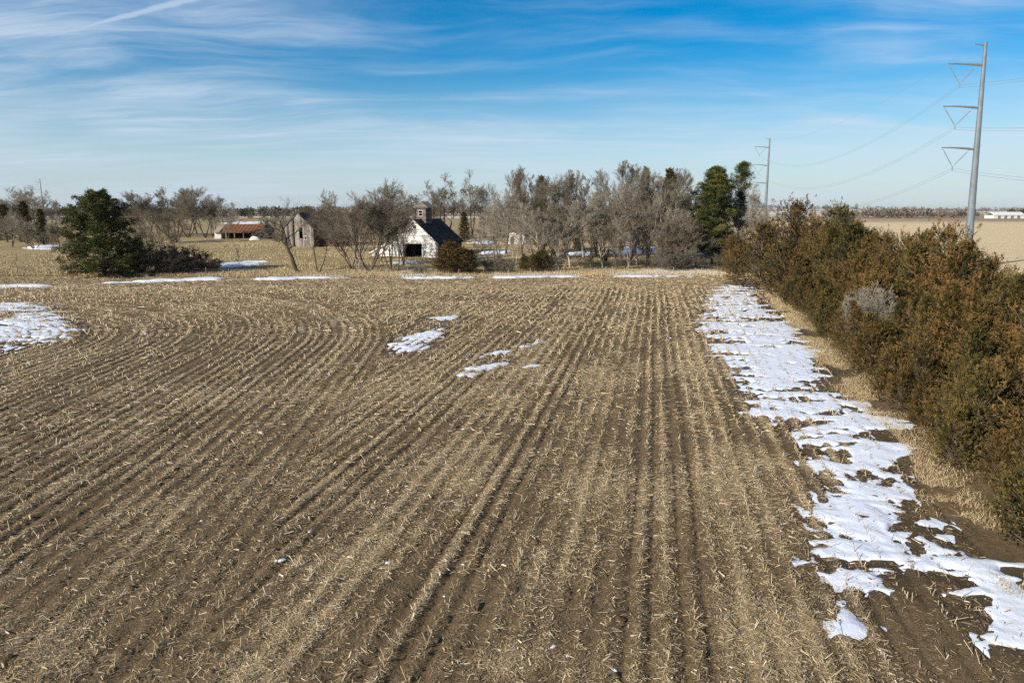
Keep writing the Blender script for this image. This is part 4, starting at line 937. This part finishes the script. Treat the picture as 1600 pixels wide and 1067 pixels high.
# ------------------------------------------------------------------ far country
def wood(name, label, boxes, mats, size):
    """a far wood that reads as one mass: many small leafless or evergreen crowns"""
    P, D, L, Wd, T = [], [], [], [], []
    for x0, x1, Y, dep, hh, n in boxes:
        x = rng.uniform(x0, x1, n); y = Y + rng.uniform(0, dep, n); hg = hh * rng.uniform(.5, 1.1, n) * (.55 + .7 * vn(x / (hh * 2.5), y / (hh * 2.5), 5))
        per = 34; c = np.repeat(np.stack([x, y, H(x, y) + hg * .5], -1), per, 0); rr = np.repeat(hg, per)
        q = rng.normal(0, 1, (n * per, 3)); q = q / np.linalg.norm(q, axis=1)[:, None] * rng.uniform(.4, 1, (n * per, 1))
        P.append(c + q * np.stack([rr * .48, rr * .48, rr * .5], -1)); D.append(unit(q + np.array([0, 0, .7]))); L.append(rr * .32); Wd.append(rr * .14); T.append(np.repeat(rng.random(n), per))
    P, D, L, Wd, T = map(np.concatenate, (P, D, L, Wd, T)); V, Fc, tn = blades(P, D, L, Wd, T)
    tag(obj(name, npmesh(name, V, Fc, mats, False, tone=tn)), label, 'woodland', kind='stuff')
M['farw'] = m_foliage('far_wood', (.06, .055, .042), (.12, .098, .075), (.17, .13, .10), .1)
M['farg'] = m_foliage('far_evergreens', (.02, .026, .016), (.04, .045, .025), (.09, .075, .04), .1)
wood('distant_wood', 'brown leafless woods along the left and middle horizon', [(-900, -30, 640, 60, 9, 330), (-1600, 100, 1200, 200, 12, 520), (-230, -60, 520, 30, 6, 60)], M['farw'], 1)
wood('distant_evergreens', 'dark evergreen line on the left horizon', [(-330, -170, 620, 20, 8, 80), (-1500, -300, 1700, 150, 14, 200)], M['farg'], 1)
wood('horizon_wood', 'thin bluish tree line along the whole horizon', [(-4200, 5200, 3600, 900, 20, 1700), (-2000, 3500, 2300, 400, 13, 500)], M['farw'], 1)
wood('field_grove', 'low leafless grove in the fields beyond the right cedars', [(430, 620, 960, 60, 11, 150), (560, 980, 1250, 80, 9, 160)], M['farw'], 1)
wood('farm_shelter', 'dark trees beside the white building on the right horizon', [(640, 700, 960, 20, 10, 50), (735, 800, 1000, 20, 10, 50)], M['farg'], 1)
X, Y, _ = at(1577, 341, 940); o = empty('white_building', (X, Y, float(H(X, Y))), R(6))
MB().box(-22, 22, 0, 16, 0, 4.2).build('wall', M['whitep'], o); MB().prism([(-.6, 4.1), (8, 8), (16.6, 4.1), (16.6, 4.4), (8, 8.3), (-.6, 4.4)], -22.5, 22.5, 'x').build('roof', M['whitep'], o)
for k in range(4): MB().box(-16 + k * 9, -12 + k * 9, -.06, -.004, 0, 3.4).build('door', M['galv'], o)
tag(o, 'long low white farm building on the right horizon', 'building')

# ------------------------------------------------------------------ winter haze: one box of thin air round everything
hz = MB(); hz.box(-21000, 21000, -9500, 17500, -6, 52); ho = hz.build('haze', None); tag(ho, 'thin pale winter haze over the fields', 'haze', kind='stuff')
mh = bpy.data.materials.new('haze'); mh.use_nodes = True; gh = N(mh.node_tree); gh.n.clear()
out = gh.add('ShaderNodeOutputMaterial'); pv = gh.add('ShaderNodeVolumePrincipled', Density=2.5e-5, Anisotropy=.3); pv.inputs['Color'].default_value = (.86, .92, 1, 1)
gh.l.new(pv.outputs[0], out.inputs['Volume']); ho.data.materials.clear(); ho.data.materials.append(mh)
